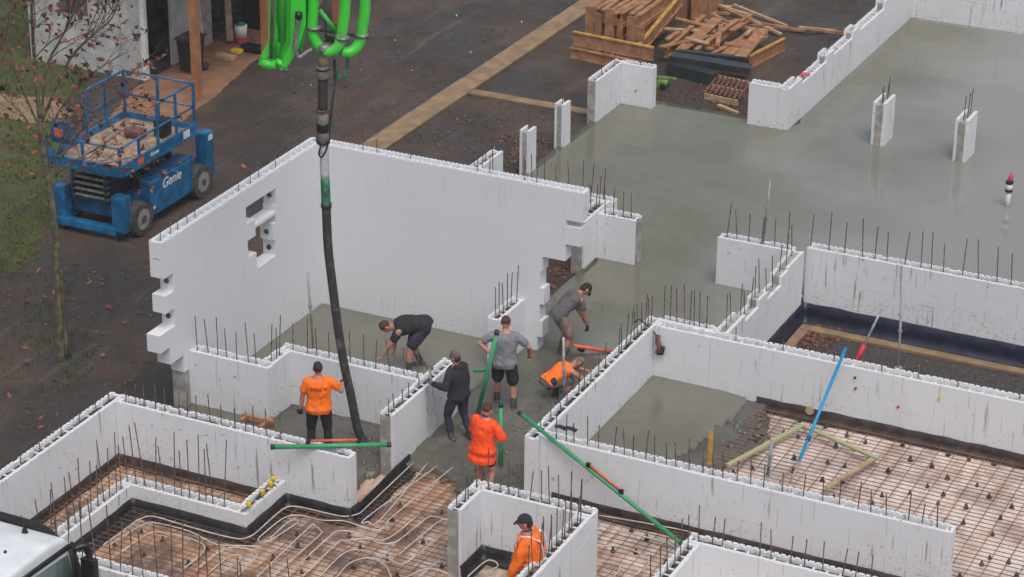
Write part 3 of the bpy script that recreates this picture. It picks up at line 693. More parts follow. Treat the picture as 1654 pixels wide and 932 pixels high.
# yellow caps on the bars of the short wall
yc = thing('capped_bar', 'bent rusty bar with four yellow caps on the short low wall', 'rebar')
pth = [G(389, 826, .34), G(403, 818, .40), G(420, 797, .42), G(441, 776, .42)]
bm = B(); tube(bm, pth, .012, 6); obj('rebar', bm, 'rust_bar', yc)
for a, b2 in ((402, 815), (424, 795), (437, 782), (441, 774)):
    p = G(a, b2, .42); bm = B(); tube(bm, [p+Vector((0, 0, -.05)), p+Vector((0, 0, .0)), p+Vector((0, 0, .035)), p+Vector((0, 0, .05))], .04, 10); bmesh.ops.smooth_vert(bm, verts=bm.verts[:], factor=.3)
    obj('yellow_cap', bm, 'yellow_plastic', yc, True)

# ------------------------------------------------------------------ poles, props and small tools
def pole(name, label, cat, p, q, r, m, extra=None):
    t_ = thing(name, label, cat); bm = B(); cyl(bm, p, q, r, 10); obj('shaft', bm, m, t_, True); return t_
def float_pole(label, p, q, r, h0, h1, up):
    """green tube with a clamped orange handle"""
    t_ = thing('float_pole', label, 'float pole'); p, q = Vector(p), Vector(q); d = q-p; u = Vector(up)
    bm = B(); cyl(bm, p, q, r, 12); obj('tube', bm, 'pole_green', t_, True)
    for e in (p, q):
        bm = B(); dd = d.normalized()*.06*(1 if e is p else -1); cyl(bm, e-dd*.2, e+dd, r*1.15, 12); obj('end_cap', bm, 'steel_dark', t_, True)
    if h1 > h0:
        a, b2 = p+d*h0+u, p+d*h1+u; bm = B(); cyl(bm, a, b2, r*.55, 8); obj('handle', bm, 'pole_orange', t_, True)
        for e in (h0, h1): bm = B(); beam(bm, p+d*e-u*.3, p+d*e+u*1.35, .07, .05); obj('clamp', bm, 'black_trim', t_)
    return t_
up = Vector((0, 0, .07))
_q, _c = G(1103, 880, -.06), G(884, 703, 1.10)
float_pole('green float pole leaning diagonally across the long white wall', _q+(_c-_q)*1.215, _q, .036, .43, .63, (.0, .0, .075))
float_pole('green float pole with orange handle lying on the long wall end', G(438, 722, 1.08), G(631, 718, 1.07), .04, .30, .72, (0, .05, .075))
float_pole('short green float pole held upright by the red-orange shirt man', G(809, 757, -.05), G(809, 652, 1.05), .036, 0, 0, up)
float_pole('green float pole held by the grey shirted man', upright(772, 668, (5.05, -2.75, 0)), upright(803, 535, (5.05, -2.85, 0)), .04, 0, 0, up)
bm = B(); cyl(bm, G(764, 599, .55), G(790, 598, .55), .03, 10); tag(obj('green_tube', bm, 'pole_green', None, True), 'short green tube end beside the hooded man', 'tube')
rp_ = pole('red_pole', 'red screed pole lying low on the slab beside the bending man', 'screed pole', G(926, 558, .30), G(990, 569, .02), .035, 'pole_orange')
bm = B(); p = G(934, 563, .15); cyl(bm, p, p+Vector((.12, .02, -.02)), .05, 8); obj('grip', bm, 'black_trim', rp_)
ps = thing('screed_board', 'grey straight screed board held upright by the hooded man', 'screed board'); a, b2 = upright(694, 592, (4.55, -4.1, 0)), upright(704, 690, (4.55, -4.1, 0))
bm = B(); beam(bm, a, b2, .10, .035); obj('board', bm, 'steel_grey', ps)
bm = B(); beam(bm, a+Vector((0, 0, .02)), a-Vector((0, 0, .05)), .12, .05); obj('end_cap', bm, 'clamp_steel', ps)
bt = thing('pole', 'blue pole leaning on the white wall above the rusty mesh', 'pole'); p, q = G(1277, 778, MZ+.1), onY(1366, 562, -.03)
bm = B(); cyl(bm, p.lerp(q, .16), q, .03, 10); obj('shaft', bm, 'pole_blue', bt, True)
bm = B(); cyl(bm, p, p.lerp(q, .17), .02, 8); obj('lower_tube', bm, 'steel_grey', bt, True)
bm = B(); cyl(bm, p.lerp(q, .3), p.lerp(q, .33), .045, 10); obj('collar', bm, 'lift_blue_dark', bt, True)
rp2 = thing('pole', 'grey pole with red grip leaning over the gravel pit', 'pole'); p, q = onY(1384, 582, .3), onY(1425, 497, .7)
bm = B(); cyl(bm, p.lerp(q, .28), q, .022, 8); obj('shaft', bm, 'steel_grey', rp2, True)
bm = B(); cyl(bm, p, p.lerp(q, .30), .045, 8); obj('grip', bm, 'red_plastic', rp2, True)
def prop(label, xb, yb, xt, yt, zb, m='steel_grey', r=.022):
    b_ = G(xb, yb, zb); h = upright(xt, yt, b_); t_ = thing('steel_prop', label, 'prop'); bm = B(); cyl(bm, b_, h, r, 8); obj('tube', bm, m, t_, True)
    bm = B(); cyl(bm, b_+Vector((0, 0, .0)), b_+Vector((0, 0, .012)), .07, 10); obj('base_plate', bm, m, t_); bm = B(); mid = b_.lerp(h, .55); cyl(bm, mid, mid+Vector((0, 0, .05)), r*1.7, 8); obj('collar', bm, m, t_)
prop('upright grey steel prop standing behind the wall by the gravel pit', 1451, 594, 1456, 489, .98)
prop('upright grey steel prop standing in the tall-walled room corner', 506, 566, 497, 440, .98)
prop('upright grey steel prop standing before the crouching orange vest man', 912, 668, 910, 545, .25, r=.025)
prop('upright grey steel prop standing in the blue pole room', 1240, 768, 1247, 712, .98, r=.026)
prop('tall grey steel prop on the short wall at the slab opening', 1233, 392, 1244, 292, .98)
ys = thing('marker_stake', 'yellow plastic marker stake beside the spilled concrete edge', 'stake'); p = G(1146, 750, .95); q = upright(1141, 698, p)
bm = B(); box(bm, -.038, .038, -.015, .015, 0, (q-p).length); bmesh.ops.rotate(bm, verts=bm.verts[:], matrix=Matrix.Rotation(YAW, 3, 'Z')); bmesh.ops.translate(bm, verts=bm.verts[:], vec=p); obj('blade', bm, 'timber_edge', ys)
for lb, a, b2 in (('mossy timber lath lying towards the spilled concrete', (1175, 752), (1296, 687)), ('mossy timber lath lying across the mesh behind the blue pole', (1296, 687), (1418, 741)), ('tan timber lath lying towards the long wall', (1416, 738), (1335, 788))):
    bm = B(); beam(bm, G(*a, MZ+.15), G(*b2, MZ+.16+random.random()*.02), .085, .045); tag(obj('lath', bm, 'timber_pale' if 'tan' in lb else 'lime'), lb, 'timber')
# tool hung over the wall end with its cable
vt = thing('power_tool', 'dusty red power tool hanging by its cable at the wall corner', 'power tool'); c0 = onY(1062, 562, -.06)
bm = B(); tube(bm, [c0+Vector((0, 0, .24)), c0+Vector((0, 0, .12)), c0+Vector((.05, 0, .0)), c0+Vector((.0, 0, -.1))], .05, 8); obj('body', bm, 'tool_red', vt, True)
bm = B(); tube(bm, [c0+Vector((.0, 0, .06)), c0+Vector((.13, 0, .03)), c0+Vector((.1, 0, -.1)), c0+Vector((0, 0, -.12))], .026, 8); obj('handle', bm, 'black_trim', vt, True)
bm = B(); tube(bm, smooth_path([onY(1024, 527, .0)+Vector((0, 0, .05)), onY(1032, 524, -.02)+Vector((0, 0, .1)), onY(1045, 530, -.05)+Vector((0, 0, .06)), c0+Vector((0, 0, .22))]), .014, 6); obj('cable', bm, 'black_trim', vt, True)
gl = thing('work_glove', 'pair of black work gloves left on the wall top', 'gloves'); p = G(912, 692, 1.06)
for k in range(2):
    bm = B(); c = p+Vector((-.09+.17*k, .02*k, 0)); tube(bm, [c+Vector((-.07, 0, 0)), c+Vector((0, 0, .03)), c+Vector((.08, .01, .0))], .045, 8); bmesh.ops.scale(bm, vec=(1, 1, .6), verts=bm.verts[:], space=Matrix.Translation(-c))
    for f in range(4): cyl(bm, c+Vector((.05, -.03+.02*f, 0)), c+Vector((.13, -.045+.03*f, -.005)), .012, 5)
    obj('glove', bm, 'cap_black', gl)
rc = thing('capped_pipe', 'white pipe riser with red cap standing in the slab', 'pipe riser'); p = G(1627, 333, 0)
bm = B(); cyl(bm, p-Vector((0, 0, .05)), p+Vector((0, 0, .36)), .055, 12); obj('pipe', bm, 'white_plastic', rc, True)
bm = B(); cyl(bm, p+Vector((0, 0, .36)), p+Vector((0, 0, .52)), .075, 12); obj('coupling', bm, 'white_plastic', rc, True)
for z in (.34, .52): bm = B(); cyl(bm, p+Vector((0, 0, z)), p+Vector((0, 0, z+.05)), .085, 12); obj('band', bm, 'black_trim', rc)
bm = B(); tube(bm, [p+Vector((0, 0, .57)), p+Vector((.02, 0, .68)), p+Vector((.05, .02, .76))], .06, 10, r1=.035); obj('cap', bm, 'pink_plastic', rc, True)
for lb, x, y, pl_, m in (('red mark pinned on the small corner wall', 1027, 146, 12.92, 'pole_orange'), ('red spot on the white wall by the blue pole', 1451, 657, -.012, 'red_plastic'), ('yellow spot on the white wall beyond the blue pole', 1517, 643, -.012, 'yellow_plastic'), ('upper brown tie plug on the white wall by the blue pole', 1381, 610, -.012, 'tool_red'), ('lower brown tie plug on the white wall by the blue pole', 1382, 627, -.012, 'tool_red'), ('pale tan foam plug at the membrane foot', 1308, 663, -.05, 'timber_pale')):
    p = onY(x, y, pl_); bm = B(); cyl(bm, p+Vector((0, .01, 0)), p-Vector((0, .02, 0)), .024 if 'foam' not in lb else .08, 9); tag(obj('plug', bm, m), lb, 'plug')

bm = B(); p = Vector((4.62, 14.35, .90))
for k in range(3): ball_ = Matrix.Translation(p+Vector((.05*k, .03*k, .02))) @ Matrix.Diagonal((.06, .08, .035, 1)); bmesh.ops.create_icosphere(bm, subdivisions=2, radius=1, matrix=ball_)
tag(obj('red_rag', bm, 'pink_plastic', None, True), 'bright red rag lying on the stepped far wall', 'rag')

# ------------------------------------------------------------------ timber stack
def joist(label, p, q, h=.30, fw=.09, tint='timber', grp='orange timber joists in the stack', edge='timber'):
    t_ = thing('timber_joist', label, 'joist', (0, 0, 0), 0, grp); p, q = Vector(p), Vector(q)
    for z in (.02, h-.02): bm = B(); beam(bm, p+Vector((0, 0, z)), q+Vector((0, 0, z)), fw, .04); obj('flange', bm, edge if z > .1 else tint, t_)
    bm = B(); beam(bm, p+Vector((0, 0, h/2)), q+Vector((0, 0, h/2)), .03, h-.08); obj('web', bm, tint, t_); return t_
g = GZ
joist('long orange joist with yellow edge at the front of the stack', G(925, 92, g)+Vector((0, 0, .32)), G(1054, 117, g)+Vector((0, 0, .30)), .36, edge='timber_edge')
joist('lower orange joist below the yellow edged one', G(921, 93, g), G(1040, 118, g), .28, edge='timber')
JL = 'orange joist standing on edge in the bundled stack'
for r_ in range(4):
    for k in range(3):
        a = G(944+22*r_, 78+4*r_, g)+Vector((0, .25+.04*((r_+k) % 2), .34*k)); joist(JL, a+Vector((random.gauss(0, .02), random.gauss(0, .08), 0)), a+Vector((random.gauss(.02, .07), 1.8+random.gauss(0, .15), random.uniform(0, .02))), .33, .14)
        a2 = a+Vector((.17, .02, 0)); joist(JL, a2+Vector((random.gauss(0, .02), random.gauss(0, .08), 0)), a2+Vector((random.gauss(.02, .07), 1.7+random.gauss(0, .15), random.uniform(0, .02))), .32, .14)
for k in range(6):
    a = G(942+17*k, 80+3*k, g)+Vector((0, .06-.05*(k % 3), .0)); bm = B(); box(bm, a.x, a.x+(.27, .16, .24, .15, .28, .2)[k], a.y+.03, a.y+.075, g, g+(1.12, .98, 1.16, .90, 1.05, .84)[k])
    tag(obj('formwork_sheet', bm, 'timber'), 'orange formwork sheet standing upright in the stack', 'sheet', 'upright formwork sheets')
for k in range(5):
    a = G(990+24*k, 40+5*k, g); bm = B(); box(bm, a.x, a.x+.28, a.y+1.2, a.y+2.8, g, g+1.0+.18*(k % 2)); tag(obj('timber_pack', bevel(bm, .008, 1), 'timber'), 'tall orange timber pack behind the bundled joists', 'timber pack', 'tall timber packs')
a, b2 = G(1030, 100, g), G(1100, 40, g)
joist('long orange joist leaning up with a yellow edge line', a+Vector((0, 0, .1)), b2+Vector((0, 0, .55)), .34, .1, edge='timber_edge')
for k in range(6):
    x = 1066+24*k; a = G(x, 108+3.2*k, g)+Vector((0, .35, .12+.04*(k % 3))); L = 2.6-.15*k
    if k in (0, 2, 3): joist('orange joist lying away behind the dark steel sections', a, a+Vector((random.uniform(-.1, .5), L, random.uniform(.02, .16))), .26, .12)
    else:
        bm = B(); beam(bm, a+Vector((0, 0, .2)), a+Vector((random.uniform(-.15, .4), L, random.uniform(.2, .38))), .30, .04); tag(obj('timber_board', bm, 'timber'), 'wide orange board lying flat behind the dark steel sections', 'board', 'wide orange boards')
bm = B(); a = G(1178, 110, g)+Vector((0, .3, .25)); beam(bm, a, a+Vector((.1, 1.6, .03)), .36, .05); tag(obj('timber_board', bm, 'timber_pale'), 'pale tray-like board at the end of the stack', 'board')
a = G(1203, 116, g)+Vector((0, .25, .0)); joist('end orange joist with yellow edge beside the pale board', a, a+Vector((.3, 1.7, 0)), .34, .09, edge='timber_edge')
def channel(label, p, q, h, d):
    t_ = thing('steel_section', label, 'steel section', (0, 0, 0), 0, None); p, q = Vector(p), Vector(q); n = Vector((0, 1, 0))
    bm = B(); beam(bm, p+Vector((0, 0, h/2)), q+Vector((0, 0, h/2)), .03, h); obj('web', bm, 'steel_dark', t_)
    for z in (.015, h-.015): bm = B(); beam(bm, p+n*d/2+Vector((0, 0, z)), q+n*d/2+Vector((0, 0, z)), d, .03); obj('flange', bm, 'steel_dark', t_)
p0 = G(1077, 121, g); q0 = G(1152, 140, g); channel('short dark steel section lying below the longer one', p0, q0, .30, .3)
channel('long dark steel section laid over the stack front', p0+Vector((.02, .05, .32)), G(1206, 134, g)+Vector((0, .05, .20)), .16, .35)
channel('thin dark steel section behind the longer one', p0+Vector((.05, .5, .40)), G(1195, 128, g)+Vector((0, .45, .32)), .08, .15)
pt = thing('pallet', 'reddish slatted pallet lying on the earth beside the slab', 'pallet'); c = [G(*v, g) for v in ((1138, 160), (1192, 172), (1212, 142), (1160, 131))]
for k in range(8):
    t_ = k/7; bm = B(); beam(bm, c[0].lerp(c[1], t_)+Vector((0, 0, .17)), c[3].lerp(c[2], t_)+Vector((0, 0, .17)), .055, .03); obj('slat', bm, 'rubble_red', pt)
for t_ in (0, .5, 1): bm = B(); beam(bm, c[0].lerp(c[3], t_)+Vector((0, 0, .08)), c[1].lerp(c[2], t_)+Vector((0, 0, .08)), .07, .14); obj('bearer', bm, 'timber_pale', pt)
for k, (x, y, x2, y2) in enumerate(((1160, 170, 1192, 183), (1098, 18, 1180, 22), (1110, 8, 1200, 12), (1165, 12, 1250, 48), (1185, 8, 1270, 42), (1120, 30, 1240, 52), (1180, 35, 1230, 60), (1200, 60, 1228, 40), (1140, 2, 1215, 26), (1230, 38, 1300, 50), (1290, 44, 1350, 50), (1330, 50, 1395, 57), (1205, 28, 1262, 56), (1150, 22, 1190, 44))):
    bm = B(); beam(bm, G(x, y, g+.06+.02*k), G(x2, y2, g+.05), .10, .06)
    tag(obj('loose_timber', bm, 'timber' if k % 2 else 'timber_pale'), 'loose timber offcut beside the slatted pallet' if k == 0 else 'loose timber length strewn behind the stack', 'timber', None if k == 0 else 'loose timbers behind the stack')
rq = random.Random(5)
for k in range(16):
    c_ = G(rq.uniform(1070, 1215), rq.uniform(52, 100), g)+Vector((0, 0, rq.uniform(.30, .55))); an = rq.choice((rq.gauss(1.5, .25), rq.gauss(.1, .4))); L = rq.uniform(.5, 1.5); d_ = Vector((math.cos(an)*L/2, math.sin(an)*L/2, rq.uniform(-.1, .1)))
    bm = B(); beam(bm, c_-d_, c_+d_, rq.uniform(.08, .2), .035); tag(obj('loose_board', bm, rq.choice(('timber', 'timber', 'timber_pale'))), 'loose board thrown on top of the orange joists', 'board', 'loose boards on the timber heap')
gm = thing('small_tool', 'lime green tool lying by the small corner wall', 'tool'); p = G(1070, 143, g)
bm = B(); box(bm, p.x-.12, p.x+.12, p.y-.1, p.y+.1, g, g+.22); obj('body', bevel(bm, .03), 'lime_green', gm); bm = B(); beam(bm, p+Vector((-.2, 0, .27)), p+Vector((.3, .1, .27)), .05, .04); obj('handle', bm, 'lime_green', gm); bm = B(); cyl(bm, p+Vector((.05, -.14, .08)), p+Vector((.05, .14, .08)), .08, 10); obj('wheel', bm, 'black_trim', gm)
bm = B(); p = G(905, 97, g); p2 = G(1000, 99, g); q_ = [p2+Vector((-.9, -.2, .02)), p2+Vector((.2, -.15, .02)), p2+Vector((.1, .3, .08)), p2+Vector((-.7, .2, .05))]; beam(bm, q_[0], q_[1], .25, .06); tag(obj('loose_timber', bm, 'timber_pale'), 'broken pale board at the foot of the front joist', 'timber')

# ------------------------------------------------------------------ concrete pump boom and hose
HE = G(585, 712, .0)
def U(x, y, off=0.0): return upright(x, y, HE, off)
bo = thing('concrete_pump_boom', 'bright green concrete pump boom tip with bent delivery pipes', 'pump boom')
def plate(pxs, o0, o1, name, m):
    bm = B(); a = [bm.verts.new(U(x, y, o0)) for x, y in pxs]; b2 = [bm.verts.new(U(x, y, o1)) for x, y in pxs]; n = len(a)
    bm.faces.new(a); bm.faces.new(b2[::-1])
    for k in range(n): bm.faces.new((a[k], b2[k], b2[(k+1) % n], a[(k+1) % n]))
    bevel(bm, .008, 1); return obj(name, bm, m, bo)
T = -180
plate([(441, T), (483, T), (483, 40), (470, 78), (458, 108), (430, 112), (417, 104), (420, 92), (436, 70)], .05, .09, 'boom_side_plate', 'boom_green')
plate([(443, T), (497, T), (498, 30), (490, 60), (474, 84), (446, 84)], .10, .14, 'boom_box', 'boom_green_deep')
plate([(439, T), (447, T), (444, 75), (428, 98), (420, 92), (434, 66)], -.22, -.18, 'boom_side_plate', 'boom_green')
plate([(470, T), (492, T), (494, 40), (482, 80), (462, 112), (452, 114), (455, 100), (470, 72)], -.10, -.06, 'boom_side_plate', 'boom_green')
bm = B(); cyl(bm, U(457, T, -.02), U(454, 66, -.02), .075, 16); obj('cylinder_barrel', bm, 'boom_green', bo, True)
bm = B(); cyl(bm, U(452, 40, -.02), U(448, 90, -.02), .055, 14); obj('cylinder_end', bm, 'boom_green', bo, True)
bm = B(); cyl(bm, U(447, T, -.27), U(438, 94, -.27), .032, 12); obj('ram_rod', bm, 'clamp_steel', bo, True)
bm = B(); cyl(bm, U(423, 103, -.2), U(445, 104, -.2), .075, 18); obj('pivot_pin', bm, 'boom_green', bo, True)
bm = B(); cyl(bm, U(445, 98, -.05), U(462, 108, -.05), .06, 16); obj('pivot_pin', bm, 'boom_green', bo, True)
bm = B(); tube(bm, smooth_path([U(481, 25, -.16), U(479, 50, -.18), U(477, 78, -.2), U(483, 92, -.2), U(496, 84, -.16), U(503, 80, -.1)], 6), .035, 10); obj('hydraulic_hose', bm, 'clamp_steel', bo, True)
bm = B(); cyl(bm, U(483, 20, -.16), U(482, 30, -.16), .06, 12); obj('hose_fitting', bm, 'black_trim', bo, True)
for k in range(3):
    bm = B(); tube(bm, smooth_path([U(484+5*k, T, -.06), U(484+4*k, 10, -.08), U(488+2*k, 50, -.05), U(480+3*k, 84, -.02)], 5), .014, 6); obj('hydraulic_line', bm, 'boom_green_deep', bo, True)
PR = .088
bm = B(); tube(bm, smooth_path([U(510, T, .0), U(508, -60, .0), U(506, 10, .0), U(504, 42, .0), U(506, 58, .0), U(513, 72, .0), U(525, 81, .0)], 6), PR, 16); obj('delivery_pipe', bm, 'boom_green', bo, True)
bm = B(); tube(bm, smooth_path([U(562, T, -.1), U(558, 0, -.1), U(554, 40, -.1), U(551, 60, -.1), U(545, 76, -.12), U(534, 83, -.12), U(524, 84, -.1)], 6), PR, 16); obj('delivery_pipe', bm, 'boom_green', bo, True)
bm = B(); tube(bm, smooth_path([U(592, T, .05), U(590, 0, .05), U(585, 45, .05), U(583, 62, .05), U(576, 76, .02), U(564, 84, -.02), U(552, 83, -.05)], 6), PR, 16); obj('delivery_pipe', bm, 'boom_green', bo, True)
for a, b2, o_ in (((497, 44), (517, 46), 0), ((543, 60), (563, 63), -.1), ((573, 55), (596, 59), .05)):
    c = (U(*a, o_)+U(*b2, o_))/2; bm = B(); cyl(bm, c-Vector((0, 0, .025)), c+Vector((0, 0, .025)), PR*1.3, 18); obj('pipe_clamp', bm, 'clamp_steel', bo, True)
bm = B(); cyl(bm, U(523, 72, -.1), U(526, 88, -.1), .09, 14); obj('pipe_clamp', bm, 'clamp_steel', bo, True)
bm = B(); cyl(bm, U(516, 16, .05), U(549, 58, .02), .04, 10); obj('brace', bm, 'boom_green_deep', bo, True)
bm = B(); cyl(bm, U(524, T, .12), U(526, 60, .12), .022, 8); obj('brace', bm, 'clamp_steel', bo, True)
bm = B(); beam(bm, U(500, 46, .1), U(596, 60, .1), .05, .04); obj('cross_bracket', bm, 'steel_dark', bo)
bm = B(); beam(bm, U(526, 62, .0), U(545, 66, .0), .07, .09); obj('cross_bracket', bm, 'black_trim', bo)

ho = thing('concrete_hose', 'black rubber concrete hose hanging from the green boom', 'hose')
bm = B(); tube(bm, [U(525, 84, -.08), U(523, 96, -.05), U(521.5, 107, -.02)], .055, 14, r1=.085); obj('reducer', bm, 'timber_pale', ho, True)
def hseg(name, pts, r, m, off=0): bm = B(); tube(bm, smooth_path([U(x, y, off) for x, y in pts], 4), r, 16); return obj(name, bm, m, ho, True)
hseg('coupling', [(521.5, 106), (521.5, 127)], .107, 'hose_grey'); hseg('clamp_band', [(521.5, 110), (521.5, 113)], .113, 'black_trim')
hseg('upper_hose', [(521.5, 126), (521, 180)], .082, 'rubber'); hseg('clamp_band', [(521, 176), (521, 181)], .108, 'tool_red')
hseg('coupling', [(521, 180), (522, 232)], .098, 'hose_grey'); hseg('clamp_band', [(521, 198), (521.5, 212)], .105, 'black_trim'); hseg('clamp_band', [(522, 226), (522, 231)], .112, 'steel_dark')
hseg('sleeve', [(523, 231), (525, 290)], .076, 'sleeve_clear')
hseg('strap_loop', [(518, 236), (515, 248), (519, 254), (525, 246), (529, 236), (531, 225)], .014, 'black_trim', -.12)
hseg('lower_coupling', [(525, 288), (527, 336)], .078, 'hose_green'); hseg('clamp_band', [(527, 328), (527, 335)], .092, 'steel_dark'); hseg('clamp_band', [(521, 288), (523, 300), (525, 312)], .03, 'hose_green', -.08)
hseg('lower_hose', [(527, 335), (530, 400), (537, 460), (546, 530), (556, 590), (567, 640), (577, 690), (584, 708), (588, 716)], .076, 'rubber')
hseg('safety_cable', [(540, 96), (541, 130), (538, 160), (534, 190), (531, 226)], .022, 'rubber', .05)
hseg('safety_strap', [(560, 86), (562, 105), (557, 122), (548, 126), (543, 112), (541, 100)], .03, 'hose_green', .08)

# ------------------------------------------------------------------ scissor lift
lf = thing('scissor_lift', 'blue scissor lift with railed deck parked on the muddy yard', 'scissor lift', (-6.1, 2.5, GZ))
def LB(name, x0, x1, y0, y1, z0, z1, m, bv=.02):
    bm = B(); box(bm, x0+6.1, x1+6.1, y0-2.5, y1-2.5, z0, z1); return obj(name, bevel(bm, bv, 2) if bv else bm, m, lf)
LB('chassis', -6.75, -5.45, 1.35, 4.2, .35, .75, 'lift_blue_dark')
LB('side_tray', -5.5, -5.17, 1.98, 3.58, .24, 1.03, 'lift_blue', .05)
LB('side_tray', -7.03, -6.7, 1.98, 3.42, .28, 1.03, 'lift_blue', .05)
LB('tray_lid', -5.52, -5.18, 2.02, 3.54, 1.034, 1.06, 'lift_blue_dark', .008)
LB('front_bumper', -6.95, -5.45, .98, 1.16, .12, .30, 'lift_blue', .03)
for x in (-6.98, -5.52):
    LB('outrigger_box', x-.02, x+.30, 1.02, 1.3, .18, .98, 'lift_blue', .04)
    LB('outrigger_box', x+.06, x+.36, 4.12, 4.42, .34, 1.36, 'lift_blue', .04)
    bm = B(); cyl(bm, (x+.15+6.1, 1.15-2.5, .0), (x+.15+6.1, 1.15-2.5, .2), .06, 10); cyl(bm, (x+.15+6.1, 1.15-2.5, .0), (x+.15+6.1, 1.15-2.5, .03), .13, 12); obj('foot', bm, 'steel_dark', lf)
LB('deck', -6.95, -5.2, .95, 3.75, 1.50, 1.56, 'deck_tan', 0)
LB('deck_rim', -5.22, -5.17, .93, 3.77, 1.48, 1.72, 'lift_blue', .01); LB('deck_rim', -6.98, -6.93, .93, 3.77, 1.48, 1.72, 'lift_blue', .01)
LB('deck_rim', -6.92, -5.23, .92, .96, 1.48, 1.70, 'lift_blue', .01); LB('deck_rim', -6.92, -5.23, 3.74, 3.78, 1.48, 1.70, 'lift_blue', .01)
LB('toe_ledge', -5.12, -5.10, 1.0, 3.7, 1.5, 1.56, 'lift_blue', 0)
for wx in (-5.25, -6.95):
    for wy in (1.55, 3.86):
        c = Vector((wx+6.1, wy-2.5, .36)); wo = None
        bm = B(); tube(bm, [c+Vector((-.14, 0, 0)), c+Vector((-.12, 0, 0)), c+Vector((.12, 0, 0)), c+Vector((.14, 0, 0))], .36, 24); bevel(bm, .02, 2); wo = obj('wheel', bm, 'tyre', lf)
        bm = B(); cyl(bm, c+Vector((-.147, 0, 0)), c+Vector((.147, 0, 0)), .22, 18); obj('rim', bm, 'rim', wo); bm = B(); cyl(bm, c+Vector((-.16, 0, 0)), c+Vector((.16, 0, 0)), .08, 12); obj('hub', bm, 'tyre', wo)
for k in range(5):      # folded scissor stack
    z = .80+k*.135
    for sx in (-6.55, -5.75):
        for sgn in (1, -1):
            bm = B(); beam(bm, (sx+6.1, 1.15-2.5, z+.05*sgn), (sx+6.1, 3.6-2.5, z-.05*sgn), .06, .075); obj('scissor_arm', bm, 'lift_blue_dark' if k > 2 else 'steel_dark', lf)
    bm = B(); cyl(bm, (-6.6+6.1, 1.2-2.5, z), (-5.7+6.1, 1.2-2.5, z), .035, 8); obj('pivot_tube', bm, 'clamp_steel', lf)
def rail(x0, y0, x1, y1, z, r=.024):
    bm = B(); cyl(bm, (x0+6.1, y0-2.5, z), (x1+6.1, y1-2.5, z), r, 8); obj('rail', bm, 'lift_blue', lf, True)
for x in (-5.2, -6.95):
    rail(x, .95, x, 3.75, 2.1); rail(x, 2.35, x, 3.75, 2.62)
    for y in (.95, 1.65, 2.35, 3.05, 3.75):
        bm = B(); beam(bm, (x+6.1, y-2.5, 1.55), (x+6.1, y-2.5, 2.1 if y < 2.3 else 2.62), .05, .05); obj('rail_post', bm, 'lift_blue', lf)
for y in (.95, 3.75):
    for z in ((2.1, 2.62) if y > 2 else (2.1,)): rail(-6.95, y, -5.2, y, z)
    bm = B(); beam(bm, (-6.1+6.1, y-2.5, 1.55), (-6.1+6.1, y-2.5, 2.62 if y > 2 else 2.1), .05, .05); obj('rail_post', bm, 'lift_blue', lf)
LB('control_box', -6.9, -6.45, 1.0, 1.18, 1.95, 2.4, 'lift_blue', .03); LB('control_panel', -6.8, -6.6, .99, 1.0, 2.08, 2.26, 'pole_orange', 0)
LB('tool_bag', -5.75, -5.5, 3.0, 3.35, 1.57, 1.95, 'black_trim', .05); LB('tool_case', -6.3, -5.9, 2.7, 3.0, 1.57, 1.75, 'tool_red', .03)
LB('sign_plate', -5.168, -5.164, 3.25, 3.5, 1.53, 1.69, 'white_plastic', 0); LB('sign_plate', -5.158, -5.15, 4.18, 4.34, 1.18, 1.30, 'white_plastic', 0); LB('sign_plate', -5.166, -5.16, 1.98+.02, 2.08, .4, .46, 'white_plastic', 0)
LB('warning_mark', -5.168, -5.165, 1.55, 1.75, 1.54, 1.68, 'pole_orange', 0); LB('sign_plate', -5.24, -5.236, 1.05, 1.2, .22, .32, 'white_plastic', 0)
def lettering(txt, size, M, m, parent, name='lettering', extr=.002, shear=0, onto=None):
    cu = bpy.data.curves.new(name, 'FONT'); cu.body = txt; cu.size = size; cu.extrude = extr; cu.align_x = 'CENTER'; cu.align_y = 'CENTER'; cu.shear = shear; cu.offset = size*.012
    tmp = bpy.data.objects.new('tmp', cu); COL.objects.link(tmp); dg = bpy.context.evaluated_depsgraph_get(); me = bpy.data.meshes.new_from_object(tmp.evaluated_get(dg))
    bpy.data.objects.remove(tmp); me.transform(M); me.materials.clear(); me.materials.append(MATS[m])
    if onto is not None:
        bvh, d = onto
        bm = B(); bm.from_mesh(me); bmesh.ops.subdivide_edges(bm, edges=bm.edges[:], cuts=1)
        for v in bm.verts:
            h = bvh.ray_cast(v.co-d*.6, d)
            if h[0] is not None: v.co = h[0]-d*.004
        bm.to_mesh(me); bm.free()
    return link(bpy.data.objects.new(name, me), parent)
Rz = Matrix.Rotation(R(90), 4, 'Z') @ Matrix.Rotation(R(90), 4, 'X')
lettering('Genie', .30, Matrix.Translation((-5.165+6.1, 2.72-2.5, .82)) @ Rz, 'white_plastic', lf, shear=.3)
lettering('Genie', .13, Matrix.Translation((-5.166+6.1, 2.15-2.5, 1.61)) @ Rz, 'white_plastic', lf, shear=.3)

